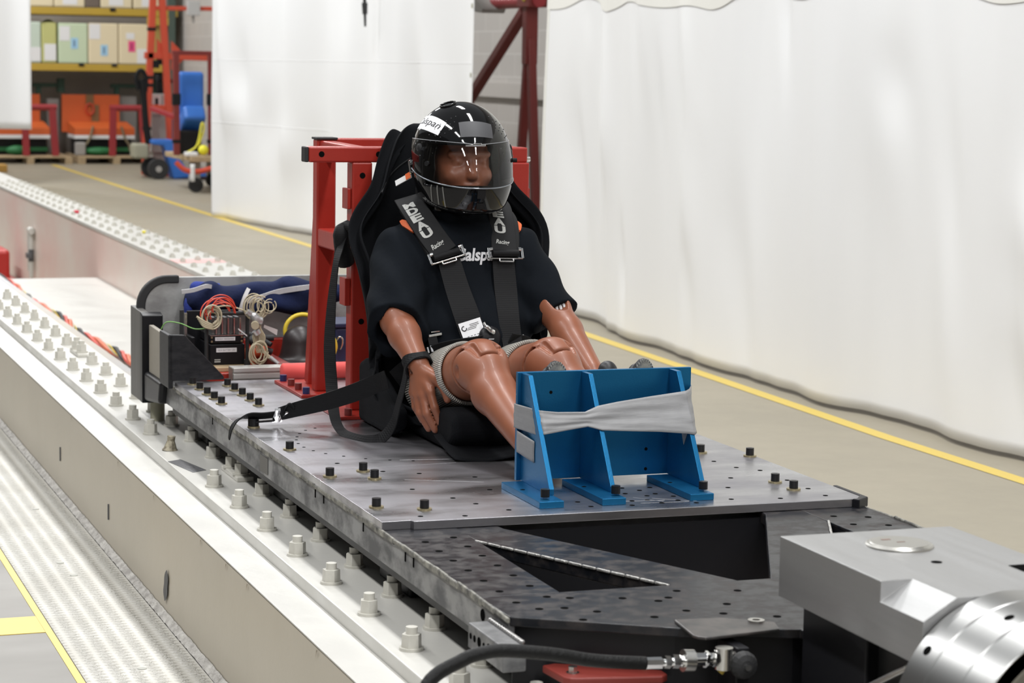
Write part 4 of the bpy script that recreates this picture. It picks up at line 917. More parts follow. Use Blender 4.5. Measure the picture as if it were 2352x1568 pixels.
mb = MB(); mb.tube([hpt((-.14 + .03 * math.cos(t), -.055 + .022 * math.sin(t), 1.46), .002) for t in [2 * math.pi * i / 24 for i in range(25)]], .003, 6); mb.build('top_vent', M['helmet'], hel)
mb = MB(); mb.cyl((-.175, -.152, 1.292), (-.175, -.138, 1.292), .008, n=12); mb.bar((-.176, -.150, 1.298), (-.170, -.146, 1.262), .010, .006); mb.cyl((-.172, -.150, 1.270), (-.172, -.140, 1.268), .006, n=10); mb.build('tether_clip', M['chrome'], hel, bevel=.0015)
mb = MB(); mb.ribbon([(-.172, -.147, 1.258), (-.19, -.16, 1.247), (-.215, -.178, 1.232)], [(0, .3, 1)] * 3, .016, .003, 4); tt = mb.build('tether_strap', M['white'], hel)
mb = MB(); mb.ribbon([(-.172, -.1485, 1.259), (-.185, -.1575, 1.251)], [(0, .3, 1)] * 2, .0175, .004, 2); mb.build('tether_mark', M['orange_trim'], tt)
# collar ring and shirt print
mb = MB(); mb.tube([(-.175 + .062 * math.cos(t), -.005 + .062 * math.sin(t), 1.160 - .018 * math.cos(t)) for t in [2 * math.pi * i / 32 for i in range(33)]], .006, 8); mb.build('neck_ring', mat('neck_ring', (.30, .28, .25), .5), du)
def onshirt(y, z, off, fb=-.03):
    x = T.front_x(y, z); return (fb if x is None else x) + off
tm = lambda u, v: Vector((onshirt(-.052 + .118 * u, 1.018 + .046 * v, .0022), -.052 + .118 * u, 1.018 + .046 * v))
mb = MB(); add_text(mb, 'Calspan', tm, (-.05, 1.05, .0, 1.0), shear=.2, bold=.03); mb.build('shirt_print', M['print'], shirt)
# ================================================================== NECK RESTRAINT and HARNESS
hans = thing('neck_restraint', 'black head and neck restraint yoke on the shoulders under the harness', 'neck restraint', (-.2, 0, 1.12))
mb = MB(); mb.grid(lambda u, v: (-.245 + .055 * math.cos(math.pi * (u - .5) * 1.0) * -1.2 + .0, -.105 + .21 * u, 1.13 + .12 * v + .01 * math.sin(math.pi * u)), 14, 6); mb.build('collar', M['matte'], hans, solid=.012)
for s in (-1, 1):
    mb = MB(); mb.ribbon([(-.27, s * .115, 1.165), (-.215, s * .128, 1.158), (-.15, s * .126, 1.135), (-.10, s * .115, 1.095), (-.055, s * .098, 1.045)], [(0, 1, -.25 * s)] * 5, .070, .020, 5); ym = mb.build('yoke_arm', M['matte'], hans, bevel=.006)
    mb = MB(); mb.ribbon([(-.19, s * .168, 1.128), (-.155, s * .166, 1.122), (-.115, s * .152, 1.106)], [(0, 1, -.6 * s)] * 3, [.008, .022, .014], .007, 4); mb.build('shoulder_pad', M['orange_trim'], ym)
hn = thing('racing_harness', 'black racing harness with wide lettered shoulder belts and chrome adjusters', 'harness', (-.03, 0, .80))
def belt_path(pts, off):                                             # (y, z) or (x, y, z)
    out = []
    for p in pts:
        out.append(Vector(p) if len(p) == 3 else Vector((onshirt(p[0], p[1], off), p[0], p[1])))
    return out
RU = [(-.29, -.118, 1.178), (-.235, -.138, 1.190), (-.17, -.146, 1.176), (-.115, -.137, 1.142), (-.070, -.115, 1.095), (-.036, -.088, 1.050)]
LU = [(-.29, .100, 1.178), (-.235, .106, 1.190), (-.165, .105, 1.178), (-.110, .098, 1.146), (-.066, .090, 1.098), (-.032, .082, 1.052)]
def strap_map(path, width, off, side):
    P = smooth_path([Vector(p) for p in path], 12); n = len(P)
    def fn(u, v):
        f = min(max(v, 0), .9999) * (n - 1); i = int(f); t = f - i; p = P[i].lerp(P[i + 1], t); tan = (P[min(i + 2, n - 1)] - P[max(i - 1, 0)]).normalized()
        d = (side - tan * side.dot(tan)).normalized(); nr = tan.cross(d).normalized(); 
        if nr.x < 0 and nr.z < 0: nr = -nr
        if nr.dot(Vector((.6, 0, 1))) < 0: nr = -nr
        return p + d * ((u - .5) * width) + nr * off
    return fn
for nm, path, side, letters in (('r', RU, Vector((.15, 1, .30)), 'MDEAU'), ('l', LU, Vector((.05, 1, -.10)), 'DEAU')):
    side.normalize()
    fn = strap_map(path, .074, .0, side); fn2 = strap_map(path, .074, .0052, side)
    pts = [fn(.5, i / 40) for i in range(41)]
    mb = MB(); mb.ribbon(pts, [side] * 41, .074, .008); pad = mb.build('shoulder_pad', M['matte'], hn, bevel=.002)
    mb = MB(); n_ = len(letters); v1 = .80; hgt = .083
    for i, ch in enumerate(letters):
        vb = v1 - hgt * (n_ - 1 - i); add_text(mb, ch, lambda u, v: fn2(u, v), (.16, .60, vb, vb - hgt * .92), bold=.05)
    add_text(mb, 'Racing', lambda u, v: fn2(u, v), (.18, .72, .92, .865), shear=.3, bold=.02)
    mb.build('lettering', M['grey_print'], pad)
LOW = {'r': ([(-.084, 1.047), (-.077, 1.022), (-.064, .955), (-.051, .895), (-.038, .848), (-.027, .810)], [.062, .064, .068, .072, .074, .074], Vector((0, 1, .28))),
       'l': ([(.082, 1.047), (.079, 1.020), (.077, .950), (.074, .880), (.076, .820), (.076, .785)], [.062, .064, .066, .062, .058, .056], Vector((0, 1, -.02)))}
for k, (pts, wd, sd) in LOW.items():
    P = belt_path(pts, .008)
    xs = [p.x for p in P]
    for i in range(1, len(P) - 1): P[i].x = max(P[i].x, (xs[i - 1] + xs[i + 1]) / 2)
    P[0].x = max(P[0].x, (RU if k == 'r' else LU)[-1][0]); 
    mb = MB(); mb.ribbon(P, [sd] * len(P), wd, .0035, 6); lb = mb.build('shoulder_belt', M['web'], hn)
    # chrome three bar adjuster at the pad end
    c = Vector(((RU if k == 'r' else LU)[-1])) + Vector((.010, 0, -.004)); r_ = sd.normalized(); n_ = Vector((.9, 0, .42)).normalized(); u_ = n_.cross(r_).normalized()
    u_ = u_ if u_.z > 0 else -u_
    mb = MB()
    for e in (-1, 1): mb.bar(c + r_ * (e * .049) + u_ * .016, c + r_ * (e * .049) - u_ * .014, .007, .010, up=n_)
    mb.cyl(c - r_ * .05 - u_ * .013, c + r_ * .05 - u_ * .013, .0032, n=10); mb.cyl(c - r_ * .046 + u_ * .012 + n_ * .004, c - r_ * .038 + u_ * .012 + n_ * .004, .006, n=10); mb.cyl(c + r_ * .038 + u_ * .012 + n_ * .004, c + r_ * .046 + u_ * .012 + n_ * .004, .006, n=10)
    mb.cyl(c - r_ * .018 - u_ * .022, c + r_ * .022 - u_ * .022, .0028, n=8); mb.cyl(c - r_ * .018 - u_ * .013, c - r_ * .018 - u_ * .022, .0028, n=8); mb.cyl(c + r_ * .022 - u_ * .013, c + r_ * .022 - u_ * .022, .0028, n=8)
    mb.build('adjuster', M['chrome'], hn, bevel=.001)
    mb = MB(); mb.cyl(c - r_ * .038 + u_ * .001 + n_ * .003, c + r_ * .038 + u_ * .001 + n_ * .003, .0095, n=14); mb.build('webbing_roll', M['web'], hn)
    if k == 'r':
        Pm = smooth_path(P, 10); m0 = strap_map(P, .074, .0045, sd.normalized())
        mb = MB(); mb.grid(lambda u, v: m0(.06 + .88 * u, .915 - .22 * (1 - v) + .0), 6, 4); tg = mb.build('care_label', M['white_label'], lb)
        m1 = strap_map(P, .074, .0052, sd.normalized()); mb = MB()
        for a in range(5):
            for b in range(2): mb.grid(lambda u, v, a=a, b=b: m1(.24 + .13 * a + .07 * u, .865 + .022 * b + .006 * v), 1, 1)
        for b in range(4): mb.grid(lambda u, v, b=b: m1(.46 + .36 * u - .05 * b * (b > 1), .735 + .018 * b + .006 * v), 1, 1)
        mb.build('label_print', M['grey_patch'], tg)
        P3 = [m1(.22 + .09 * math.cos(t), .765 + .028 * math.sin(t)) for t in [2 * math.pi * i / 14 for i in range(12)]]
        mb = MB(); mb.tube(P3, .0014, 5); mb.build('label_mark', M['ink'], tg)
cl = Vector((onshirt(.010, .828, .012), .010, .828))
mb = MB(); mb.lathe([(0, .014), (.022, .014), (.030, .008), (.032, 0), (.032, -.006)], cl, (1, 0, .25), 24); cb = mb.build('cam_lock', M['black_clean'], hn)
mb = MB(); mb.tube([cl + Vector((.012, -.022, .042)), cl + Vector((.016, -.016, .032)), cl + Vector((.018, -.004, .020)), cl + Vector((.016, .008, .014))], [.0035, .0065, .0075, .004], 8, 5); mb.build('release_lever', M['chrome'], cb); mb = MB(); mb.cyl(cl + Vector((.012, -.016, -.034)), cl + Vector((.012, .028, -.030)), .0048, n=8); mb.build('lock_tongue', M['chrome'], cb)
mb = MB(); mb.grid(lambda u, v: (cl.x + .0165 - .004 * v, cl.y - .008 + .016 * u * (1 - .4 * v), cl.z - .002 - .016 * v), 3, 3); mb.build('lock_mark', M['print'], cb)
LB = belt_path([(.01, .815), (-.04, .808), (-.09, .80), (-.13, .785)], .008) + [Vector((-.02, -.185, .745)), Vector((-.08, -.215, .70))]
mb = MB(); mb.ribbon(LB, [(.5, 0, 1)] * 6, .05, .0035, 5); mb.build('lap_belt', M['web'], hn)
LB = belt_path([(.065, .815), (.11, .805), (.14, .79)], .008) + [Vector((-.02, .190, .745)), Vector((-.08, .215, .70))]
mb = MB(); mb.ribbon(LB, [(.5, 0, 1)] * 5, .05, .0035, 5); mb.build('lap_belt', M['web'], hn)
c = Vector((onshirt(-.132, .83, .014), -.133, .832))
mb = MB(); mb.bar(c + Vector((0, -.018, -.003)), c + Vector((0, .020, .003)), .012, .007); mb.bar(c + Vector((.004, -.012, .008)), c + Vector((.002, .014, .010)), .006, .004); mb.cyl(c + Vector((0, -.02, -.006)), c + Vector((0, -.01, -.006)), .004, n=8); mb.build('adjuster', M['chrome'], hn, bevel=.001)
mb = MB(); mb.ribbon([c + Vector((.002, -.008, -.004)), c + Vector((.010, -.004, -.03)), c + Vector((.016, .0, -.055))], [(0, 1, .1)] * 3, .026, .004, 4); stb = mb.build('belt_tail', M['web'], hn)
mb = MB(); mb.bar(c + Vector((.014, -.024, -.032)), c + Vector((.018, -.021, -.047)), .004, .002); mb.bar(c + Vector((.014, -.014, -.028)), c + Vector((.02, -.011, -.044)), .006, .002); mb.build('belt_print', M['print'], stb)
# ---------------------------------------------------------------- lap strap to the deck, loose loop strap
ls = thing('tie_down_strap', 'black lap strap with a chrome buckle running from the seat side to the deck edge', 'strap', (-.2, -.5, .55))
mb = MB(); mb.ribbon([(.03, -.272, .715), (-.02, -.29, .695), (-.08, -.34, .662), (-.14, -.40, .632), (-.195, -.47, .605), (-.213, -.508, .592)], [(.25, -.05, 1)] * 6, [.05, .05, .05, .048, .042, .038], .003, 6); mb.build('webbing', M['web'], ls)
mb = MB(); mb.ribbon([(-.215, -.512, .591), (-.235, -.55, .585), (-.25, -.585, .583), (-.26, -.612, .572), (-.285, -.628, .545), (-.30, -.632, .512)], [(.8, .1, .5), (.8, .1, .5), (.8, .1, .5), (.9, .1, .3), (.9, 0, .1), (.9, 0, 0)], [.036, .036, .036, .034, .030, .012], .003, 6); mb.build('webbing_tail', M['web'], ls)
mb = MB(); mb.bar((-.245, -.515, .566), (-.183, -.521, .610), .016, .007); mb.bar((-.240, -.50, .566), (-.195, -.492, .600), .008, .006); mb.build('buckle', M['chrome'], ls, bevel=.001)
mb = MB(); mb.grid(lambda u, v: (-.222 + .035 * v, -.500 + .028 * u, .585 + .026 * v + .014 * math.sin(math.pi * u)), 8, 5); mb.build('buckle_wrap', M['web'], ls, solid=.004)
mb = MB(); mb.cyl((-.258, -.572, .55), (-.258, -.572, .575), .016, n=8); mb.bar((-.25, -.565, .566), (-.225, -.52, .572), .018, .004); mb.build('anchor', M['cap_screw'], ls)
lp = thing('loose_strap', 'loose black strap looped from the red frame to the dummy wrist', 'strap', (-.1, -.36, .55))
LPP = [(-.42, -.262, 1.085), (-.40, -.285, 1.04), (-.36, -.310, .99), (-.32, -.332, .89), (-.28, -.348, .77), (-.24, -.352, .66), (-.18, -.360, .59), (-.11, -.364, .561), (-.02, -.362, .556), (.06, -.335, .556), (.07, -.295, .562), (.085, -.270, .60), (.10, -.258, .66), (.11, -.246, .72), (.118, -.243, .765)]
LPD = [(1, .4, .2), (1, .4, 0), (1, .3, 0), (1, .5, 0), (1, .8, 0), (.9, 1, 0), (.6, 1, 0), (.2, 1, .3), (0, 1, .8), (-.2, .5, 1), (-.4, .1, 1), (-.8, 0, 1), (-1, 0, .4), (-1, 0, .3), (-1, 0, .3)]
mb = MB(); mb.ribbon(LPP, LPD, [.026, .026, .028, .034, .038, .036, .030, .026, .024, .026, .030, .034, .036, .034, .030], .003, 7); mb.build('webbing', M['web'], lp)
mb = MB(); mb.tube([(-.44, -.252, 1.09), (-.43, -.268, 1.085), (-.425, -.275, 1.06), (-.43, -.268, 1.02), (-.44, -.258, .985)], [.022, .026, .024, .028, .022], 9, 4); mb.tube([(-.425, -.26, 1.10), (-.40, -.255, 1.095), (-.38, -.24, 1.08)], .016, 8, 3); mb.build('knot', M['web'], lp)
# ================================================================== REAR TRAY ITEMS
def box_thing(name, m, dims, label, cat, bevel=.003, **k):
    mb = MB(); mb.box(*dims); return tag(mb.build(name, m, None, bevel=bevel), label, cat, **k)
ua = thing('support_frame', 'red steel tray frame under the black electronics rack', 'frame', (-1.45, -.2, .505))
mb = MB(); mb.box(-1.60, -1.30, -.47, -.30, .505, .558); mb.build('bar', M['red'], ua, bevel=.003)
mb = MB(); mb.box(-1.58, -1.335, -.455, -.315, .558, .572); mb.build('shelf', M['wood'], ua, bevel=.002)
mb = MB(); mb.box(-1.70, -1.30, -.24, -.20, .505, .585); mb.build('bar', M['dark_red'], ua, bevel=.003); mb = MB(); mb.box(-1.70, -1.30, .02, .06, .505, .585); mb.build('bar', M['dark_red'], ua, bevel=.003)
mb = MB(); mb.box(-1.72, -1.68, -.28, .50, .505, .62); mb.build('cross_bar', M['red'], ua, bevel=.003)
rk = thing('electronics_rack', 'black data recorder rack with white labels tangled in loose wires', 'electronics', (-1.45, -.40, .572))
mb = MB(); mb.box(-1.56, -1.40, -.448, -.330, .572, .640); lo_ = mb.build('battery_case', M['black_clean'], rk, bevel=.003)
mb = MB(); mb.box(-1.56, -1.40, -.446, -.334, .643, .668); up_ = mb.build('recorder_case', M['black_clean'], rk, bevel=.003)
mb = MB(); mb.box(-1.56, -1.398, -.447, -.333, .668, .6705); mb.build('case_lip', M['steel'], up_)
fx_ = -1.3985
for par, y0, y1, z0, z1, txt in ((up_, -.430, -.363, .652, .664, 'READY RECEIVER'), (lo_, -.426, -.358, .614, .628, 'NEW BATTERY 25V')):
    mb = MB(); mb.box(fx_ - .001, fx_, y0, y1, z0, z1); pl = mb.build('label', M['white_label'], par)
    mb = MB(); add_text(mb, txt, lambda u, v: Vector((fx_ + .0005, y0 + (y1 - y0) * u, z0 + (z1 - z0) * v)), (.07, .93, .3, .72)); mb.build('label_text', mat('faded_ink', (.25, .25, .28), .6), pl)
mb = MB(); mb.box(fx_ - .001, fx_, -.432, -.412, .588, .591); mb.box(fx_ - .001, fx_, -.432, -.412, .581, .585); mb.build('case_print', M['grey_print'], lo_)
for y in (-.441, -.341):
    for z in (.650, .663): inst('screw', mesh_of(MB().cyl((0, 0, 0), (.0015, 0, 0), .0035, n=10), 'screw', M['washer']), up_, (-1.40, y, z))
for k in range(5):
    y = -.432 + k * .020; mb = MB(); mb.box(-1.54, -1.42, y - .0065, y + .0065, .671, .728); mb.build('signal_module', mat('module_grey', (.07, .07, .072), .35, .5, var=(60, .8, (1, 1, .1), (.2, .2, .2))), rk, bevel=.002)
    mb = MB(); mb.box(-1.42, -1.415, y + .007, y + .012, .672, .724); mb.build('module_rail', M['steel'], rk)
mb = MB(); mb.tube([(-1.385, -.462, .572), (-1.385, -.462, .736), (-1.385, -.455, .743), (-1.385, -.335, .743), (-1.385, -.326, .736), (-1.385, -.326, .572)], .0065, 8); mb.cyl((-1.385, -.462, .572), (-1.385, -.462, .580), .014, n=14); mb.cyl((-1.385, -.326, .572), (-1.385, -.326, .590), .011, n=14); mb.build('roll_cage', M['rubber'], rk)
mb = MB(); mb.box(-1.57, -1.56, -.49, -.33, .575, .735); mb.box(-1.57, -1.44, -.50, -.488, .575, .66); mb.build('rear_panel', M['black_clean'], rk, bevel=.002)
mb = MB(); mb.bar((-1.50, -.520, .52), (-1.50, -.520, .745), .012, .012); mb.build('upright', M['rubber'], rk); mb = MB(); mb.bar((-1.50, -.507, .60), (-1.50, -.507, .735), .008, .01); mb.build('upright', M['steel'], rk)
rg = random.Random(5)
def coil(c, ry, rz, n, r, mname, name, parent, th0=0, sweep=2 * math.pi, jit=.012):
    for k in range(n):
        mb = MB(); o = [rg.uniform(-jit, jit) for _ in range(4)]; a0 = th0 + rg.uniform(-.3, .3)
        pts = [(c[0] + .012 * math.sin(2 * t + k) + o[3], c[1] + o[0] + (ry + o[2]) * math.cos(a0 + sweep * t), c[2] + o[1] + (rz + o[2]) * math.sin(a0 + sweep * t)) for t in np.linspace(0, 1, 22)]
        mb.tube(pts, r, 5); mb.build(name, M[mname], parent)
wl = thing('wire_loops', 'loops of red and beige sensor wire on top of the electronics rack', 'wires', (-1.38, -.43, .743))
coil((-1.37, -.425, .755), .042, .040, 8, .0022, 'wire_red', 'red_wire', wl, .0, math.pi * 1.1)
coil((-1.36, -.448, .735), .026, .030, 8, .0026, 'wire_beige', 'beige_wire', wl, -1.3, math.pi * 1.45, .008)
for k in range(4):
    mb = MB(); mb.tube([(-1.36, -.50 + .004 * k, .738 - .006 * k), (-1.355, -.475, .722 - .006 * k), (-1.36, -.445, .708 - .004 * k)], .004, 6, 5); mb.build('beige_wire', M['wire_beige'], wl)
mb = MB(); mb.tube([(-1.38, -.452, .760), (-1.37, -.40, .770), (-1.37, -.35, .757), (-1.365, -.325, .745)], .0026, 6, 6); mb.build('beige_wire', M['wire_beige'], wl)
mb = MB(); mb.tube([(-1.37, -.448, .70), (-1.38, -.50, .695), (-1.40, -.545, .712), (-1.42, -.585, .715), (-1.44, -.60, .69)], .002, 5, 8); mb.build('green_wire', M['wire_green'], wl)
wb = thing('wire_bundle', 'beige wire bundle bound with silver tape at the right of the electronics rack', 'wires', (-1.36, -.31, .6))
coil((-1.36, -.300, .762), .022, .030, 9, .0022, 'wire_beige', 'beige_wire', wb, 1.0, math.pi * 1.8, .012)
coil((-1.36, -.262, .765), .020, .020, 2, .002, 'wire_beige', 'beige_wire', wb, 1.0, math.pi * 1.9, .006)
for k in range(9):
    mb = MB(); y = -.318 + .005 * k; mb.tube([(-1.36, y + .004, .745), (-1.355, -.305 + .002 * k, .700), (-1.355, y + .004, .665), (-1.35, -.30 + .004 * (k % 5), .615 + .004 * (k % 3))], .0022, 5, 6); mb.build('beige_wire', M['wire_beige'], wb)
coil((-1.345, -.300, .615), .022, .032, 7, .0022, 'wire_beige', 'beige_wire', wb, 0, math.pi * 2, .008)
for k in range(3):
    mb = MB(); mb.tube([(-1.345, -.285, .628 - .004 * k), (-1.33, -.258, .600 - .004 * k), (-1.32, -.232, .578), (-1.31, -.215 + .004 * k, .570), (-1.29, -.206 + .005 * k, .548)], .0024, 5, 6); mb.build('beige_wire', M['wire_beige'], wb)
mb = MB(); mb.tube([(-1.35, -.335, .752), (-1.35, -.315, .738), (-1.345, -.30, .724), (-1.345, -.285, .72)], [.010, .015, .014, .008], 8, 5); mb.cyl((-1.345, -.308, .690), (-1.345, -.300, .677), .014, .012, n=12); mb.cyl((-1.33, -.262, .603), (-1.32, -.236, .580), .0065, n=10); mb.build('silver_tape', M['foil'], wb)
mb = MB(); mb.cyl((-1.345, -.310, .710), (-1.325, -.314, .708), .013, n=14); mb.build('connector', M['wire_beige'], wb)
mb = MB(); mb.grid(lambda u, v: (-1.33 + .01 * v, -.285 + .045 * u, .706 - .022 * u + (.010 + .010 * u) * (v - .5)), 5, 3); mb.grid(lambda u, v: (-1.36, -.362 + .03 * u, .692 - .024 * u + .005 * v), 4, 2); mb.build('tape_tail', M['white'], wb)
# navy cloth bundle
cb = thing('cloth_bundle', 'navy blue sports trousers with white stripes rolled and tied along the rear wall', 'clothing', (-1.68, -.2, .70))
S_ = SDF((-1.76, -.62, .62), (-1.55, .12, .90), .0075)
S_.add(rc((-1.685, -.415, .760), (-1.68, -.29, .758), .056, .043), .03).add(rc((-1.68, -.29, .758), (-1.68, -.10, .766), .042, .057), .03).add(rc((-1.68, -.10, .766), (-1.68, .05, .772), .055, .036), .03).add(el((-1.685, -.43, .72), (.035, .04, .04)), .03)
Yg = S_.lo[1] + S_.h * np.arange(S_.n[1])[None, :, None]; Zg = S_.lo[2] + S_.h * np.arange(S_.n[2])[None, None, :]; Xg = S_.lo[0] + S_.h * np.arange(S_.n[0])[:, None, None]
S_.F += (.006 * np.sin(70 * (Zg - .25 * Yg) + 6 * np.sin(7 * Yg)) + .004 * np.sin(45 * Yg + 60 * Zg + 20 * Xg)).astype(np.float32)
cl_ = S_.build('trousers', M['navy'], cb)
def onS(S_, y, z, off, fb):
    x = S_.front_x(y, z); return (fb if x is None else x) + off
P = [(y, z) for y, z in ((-.27, .755), (-.22, .768), (-.16, .785), (-.10, .797), (-.05, .800))]
mb = MB(); mb.ribbon([(onS(S_, y, z, .004, -1.60), y, z) for y, z in P], [(.2, 0, 1)] * 5, .018, .003, 4); mb.build('white_stripe', M['print'], cl_); mb = MB(); P = [(-.50, .795), (-.46, .80), (-.42, .812), (-.39, .806)]
mb.ribbon([(onS(S_, y, z, .004, -1.60), y, z) for y, z in P], [(.2, 0, 1)] * 4, .014, .003, 4); mb.build('white_stripe', M['print'], cl_)
mb = MB(); mb.ribbon([(onS(S_, y, z, .005, -1.62), y, z) for y, z in ((-.262, .798), (-.270, .785), (-.280, .765), (-.288, .740), (-.292, .722))], [(0, 1, -.2)] * 5, .013, .003, 4); mb.build('cloth_tie', M['white'], cb)
S_ = SDF((-1.76, -.63, .66), (-1.55, -.35, .90), .0075); S_.add(rc((-1.69, -.43, .797), (-1.69, -.31, .790), .024, .018), .02).add(el((-1.67, -.462, .735), (.024, .016, .04)), .02); S_.build('blue_lining', M['royal'], cb)
ex = thing('profile_bar', 'bright slotted aluminium profile bar lying across the rear of the plate', 'bar', (-1.27, -.2, .505))
mb = MB(); mb.prism([(-1.305, .505), (-1.235, .505), (-1.235, .518), (-1.243, .518), (-1.243, .524), (-1.235, .524), (-1.235, .540), (-1.243, .540), (-1.243, .546), (-1.235, .546), (-1.235, .560), (-1.305, .560)][::-1], 'x', 0, 0) if 0 else None
prof = [(a, b + .022) for a, b in [(0, .505), (.07, .505), (.07, .518), (.062, .518), (.062, .525), (.07, .525), (.07, .541), (.062, .541), (.062, .547), (.07, .547), (.07, .560), (0, .560)]]
mb.box(-1.30, -1.24, -.36, -.30, .505, .527); mb.box(-1.30, -1.24, .38, .44, .505, .527)
mb.prism([(-1.305 + a, b) for a, b in prof], 'y', -.405, .50); mb.build('profile', mat('extruded_aluminium', (.62, .61, .58), .35, .35), ex, bevel=.001)
mb = MB(); mb.prism([(-1.303 + a * .9, .528 + (b - .527) * .95) for a, b in prof], 'y', -.407, -.4052); mb.build('end_face', mat('extrusion_end', (.35, .34, .31), .5, .7), ex)
fm = thing('foam_roll', 'pinkish red foam tube lying behind the red frame base plates', 'foam tube', (-1.155, -.1, .55))
mb = MB(); mb.lathe([(0, 0), (.022, 0), (.027, .006), (.027, .39), (.022, .396), (0, .396)], (-1.155, -.268, .578), (0, 1, 0), 24); mb.build('foam', M['foam'], fm)
mo = thing('vacuum_motor', 'dark red and black motor with a looped yellow hose by the rear wall', 'motor', (-1.55, -.14, .505))
S_ = SDF((-1.66, -.26, .49), (-1.42, -.02, .74), .007); S_.add(rc((-1.55, -.105, .57), (-1.55, -.105, .62), .070, .060), .03).add(bx((-1.54, -.13, .535), (.09, .09, .03), None, .01), .02); S_.build('housing', mat('motor_dark', (.025, .018, .018), .4), mo)
mb = MB(); mb.tube([(-1.50, -.21, .645), (-1.50, -.235, .645), (-1.50, -.27, .65), (-1.48, -.29, .64), (-1.48, -.27, .62), (-1.48, -.22, .60)], .011, 10, 6); mb.build('handle', M['rubber'], mo)
mb = MB(); mb.tube([(-1.60, -.085 + .06 * math.cos(t), .655 + .055 * math.sin(t)) for t in np.linspace(.4 * math.pi, 1.4 * math.pi, 18)], .0075, 8); mb.build('yellow_hose', M['yellow_hose'], mo)
mb = MB(); mb.tube([(-1.52, -.31, .66), (-1.50, -.28, .655), (-1.49, -.25, .64), (-1.47, -.225, .625)], .009, 8, 5); mb.build('black_hose', M['rubber'], mo)
of = thing('pipe_elbow', 'small orange pipe elbow beneath the beige wires', 'pipe', (-1.50, -.30, .505))
mb = MB(); mb.tube([(-1.47, -.305, .505), (-1.47, -.305, .58), (-1.47, -.295, .60), (-1.48, -.25, .605)], .023, 14, 4); mb.build('elbow', mat('elbow_orange', (.55, .09, .03), .5), of)
mb = MB(); mb.cyl((-1.47, -.305, .545), (-1.47, -.305, .565), .026, n=18); mb.build('elbow_collar', mat('elbow_collar', (.45, .08, .03), .5), of)
tb = thing('tool_case', 'dark blue plastic case standing behind the red front post', 'case', (-1.35, .01, .505))
mb = MB(); mb.box(-1.46, -1.28, -.055, .09, .585, .70); mb.build('case_body', M['dk_blue'], tb, bevel=.008); mb = MB(); mb.box(-1.465, -1.275, -.06, .095, .70, .715); mb.build('lid', M['dk_blue'], tb, bevel=.004); mb = MB(); mb.box(-1.44, -1.28, -.045, .08, .505, .585); mb.build('case_base', M['matte'], tb)
mb = MB(); mb.tube([(-1.275, -.052, .66), (-1.268, -.045, .672), (-1.268, -.035, .665), (-1.270, -.035, .645), (-1.275, -.04, .63)], .003, 6, 4); mb.build('latch_wire', M['steel'], tb)
mb = MB(); mb.tube([(-1.265, -.070, .675), (-1.262, -.062, .655), (-1.262, -.060, .635), (-1.265, -.068, .61)], .007, 8, 4); tag(mb.build('extension_lead', M['yellow_hose'], None), 'short yellow lead hanging beside the dark blue case', 'cable')
bc = thing('blue_carton', 'blue printed carton beside the dark blue plastic case', 'carton', (-1.35, .16, .56)); mb = MB(); mb.box(-1.45, -1.30, .10, .22, .561, .66); mb.build('carton', M['blue_case'], bc, bevel=.002)
mb = MB(); mb.box(-1.2995, -1.299, .112, .20, .640, .643); mb.box(-1.2995, -1.299, .125, .20, .605, .608); mb.box(-1.2995, -1.299, .142, .160, .618, .622); mb.build('carton_print', mat('carton_print', (.25, .35, .65), .6), bc)
# ================================================================== BACKGROUND: curtains
def curtain(name, bottom, top_z, zb, folds, mat_, nu, nv, label, seed, edge=None, lean=None):
    rg = random.Random(seed); P = smooth_path([Vector((x, y, 0)) for x, y in bottom], 12)
    L = [0]
    for a, b in zip(P, P[1:]): L.append(L[-1] + (b - a).length)
    tot = L[-1]; ph = [rg.uniform(0, 6.28) for _ in range(8)]
    def fn(u, v):
        s = u * tot; i = max(0, min(len(P) - 2, int(np.searchsorted(L, s)) - 1)); t = (s - L[i]) / max(1e-6, L[i + 1] - L[i]); p = P[i].lerp(P[i + 1], t)
        tan = (P[i + 1] - P[i]).normalized(); nr = Vector((tan.y, -tan.x, 0)); d = 0
        for j, (wl, am) in enumerate(folds): d += am * math.sin(2 * math.pi * s / wl + ph[j] + .5 * math.sin(2.2 * v + ph[j]) + .25 * v * (j % 3 - 1)) * (.6 + .4 * math.sin(1.7 * s / wl + 3 * v + ph[j]))
        # drapes hanging from random points of the cloth
        for k, (cx, cz, wd, ht, am) in enumerate(edge or []):
            z_ = top_z * v; q = (s / tot - cx - .02 * (cz - z_)) / wd; r = (z_ - cz) / ht
            d += am * math.exp(-q * q) * math.exp(-r * r)
        z0 = zb(u) if callable(zb) else zb
        z = z0 + (top_z - z0) * v
        return (p.x + nr.x * d, p.y + nr.y * d, z)
    mb = MB(); mb.grid(fn, nu, nv); o = mb.build(name, mat_, None, solid=.003); tag(o, label, 'curtain'); return o, fn
rg_ = random.Random(2)
dr = [(rg_.uniform(.02, .98), rg_.uniform(.3, 1.9), rg_.uniform(.006, .02), rg_.uniform(.15, .6), rg_.uniform(-.035, .035)) for _ in range(60)]
cr_b = [(-7.78, 3.16), (-7.45, 3.17), (-6.7, 3.05), (-5.95, 2.965), (-5.5, 3.01), (-4.8, 2.98), (-4.3, 2.97), (-3.6, 2.93), (-3.1, 2.99), (-2.5, 3.01), (-2.0, 3.04), (-1.2, 3.0), (-.4, 3.04), (.6, 3.0), (2.2, 3.05)]
c1, fn1 = curtain('white_curtain', cr_b, 3.1, .022, [(3.1, .05), (1.35, .035), (.62, .014), (.31, .006)], M['curtain'], 420, 60, 'largest white curtain, nearest to the sled, along the long yellow floor line', 4, dr)
c1b = MB()
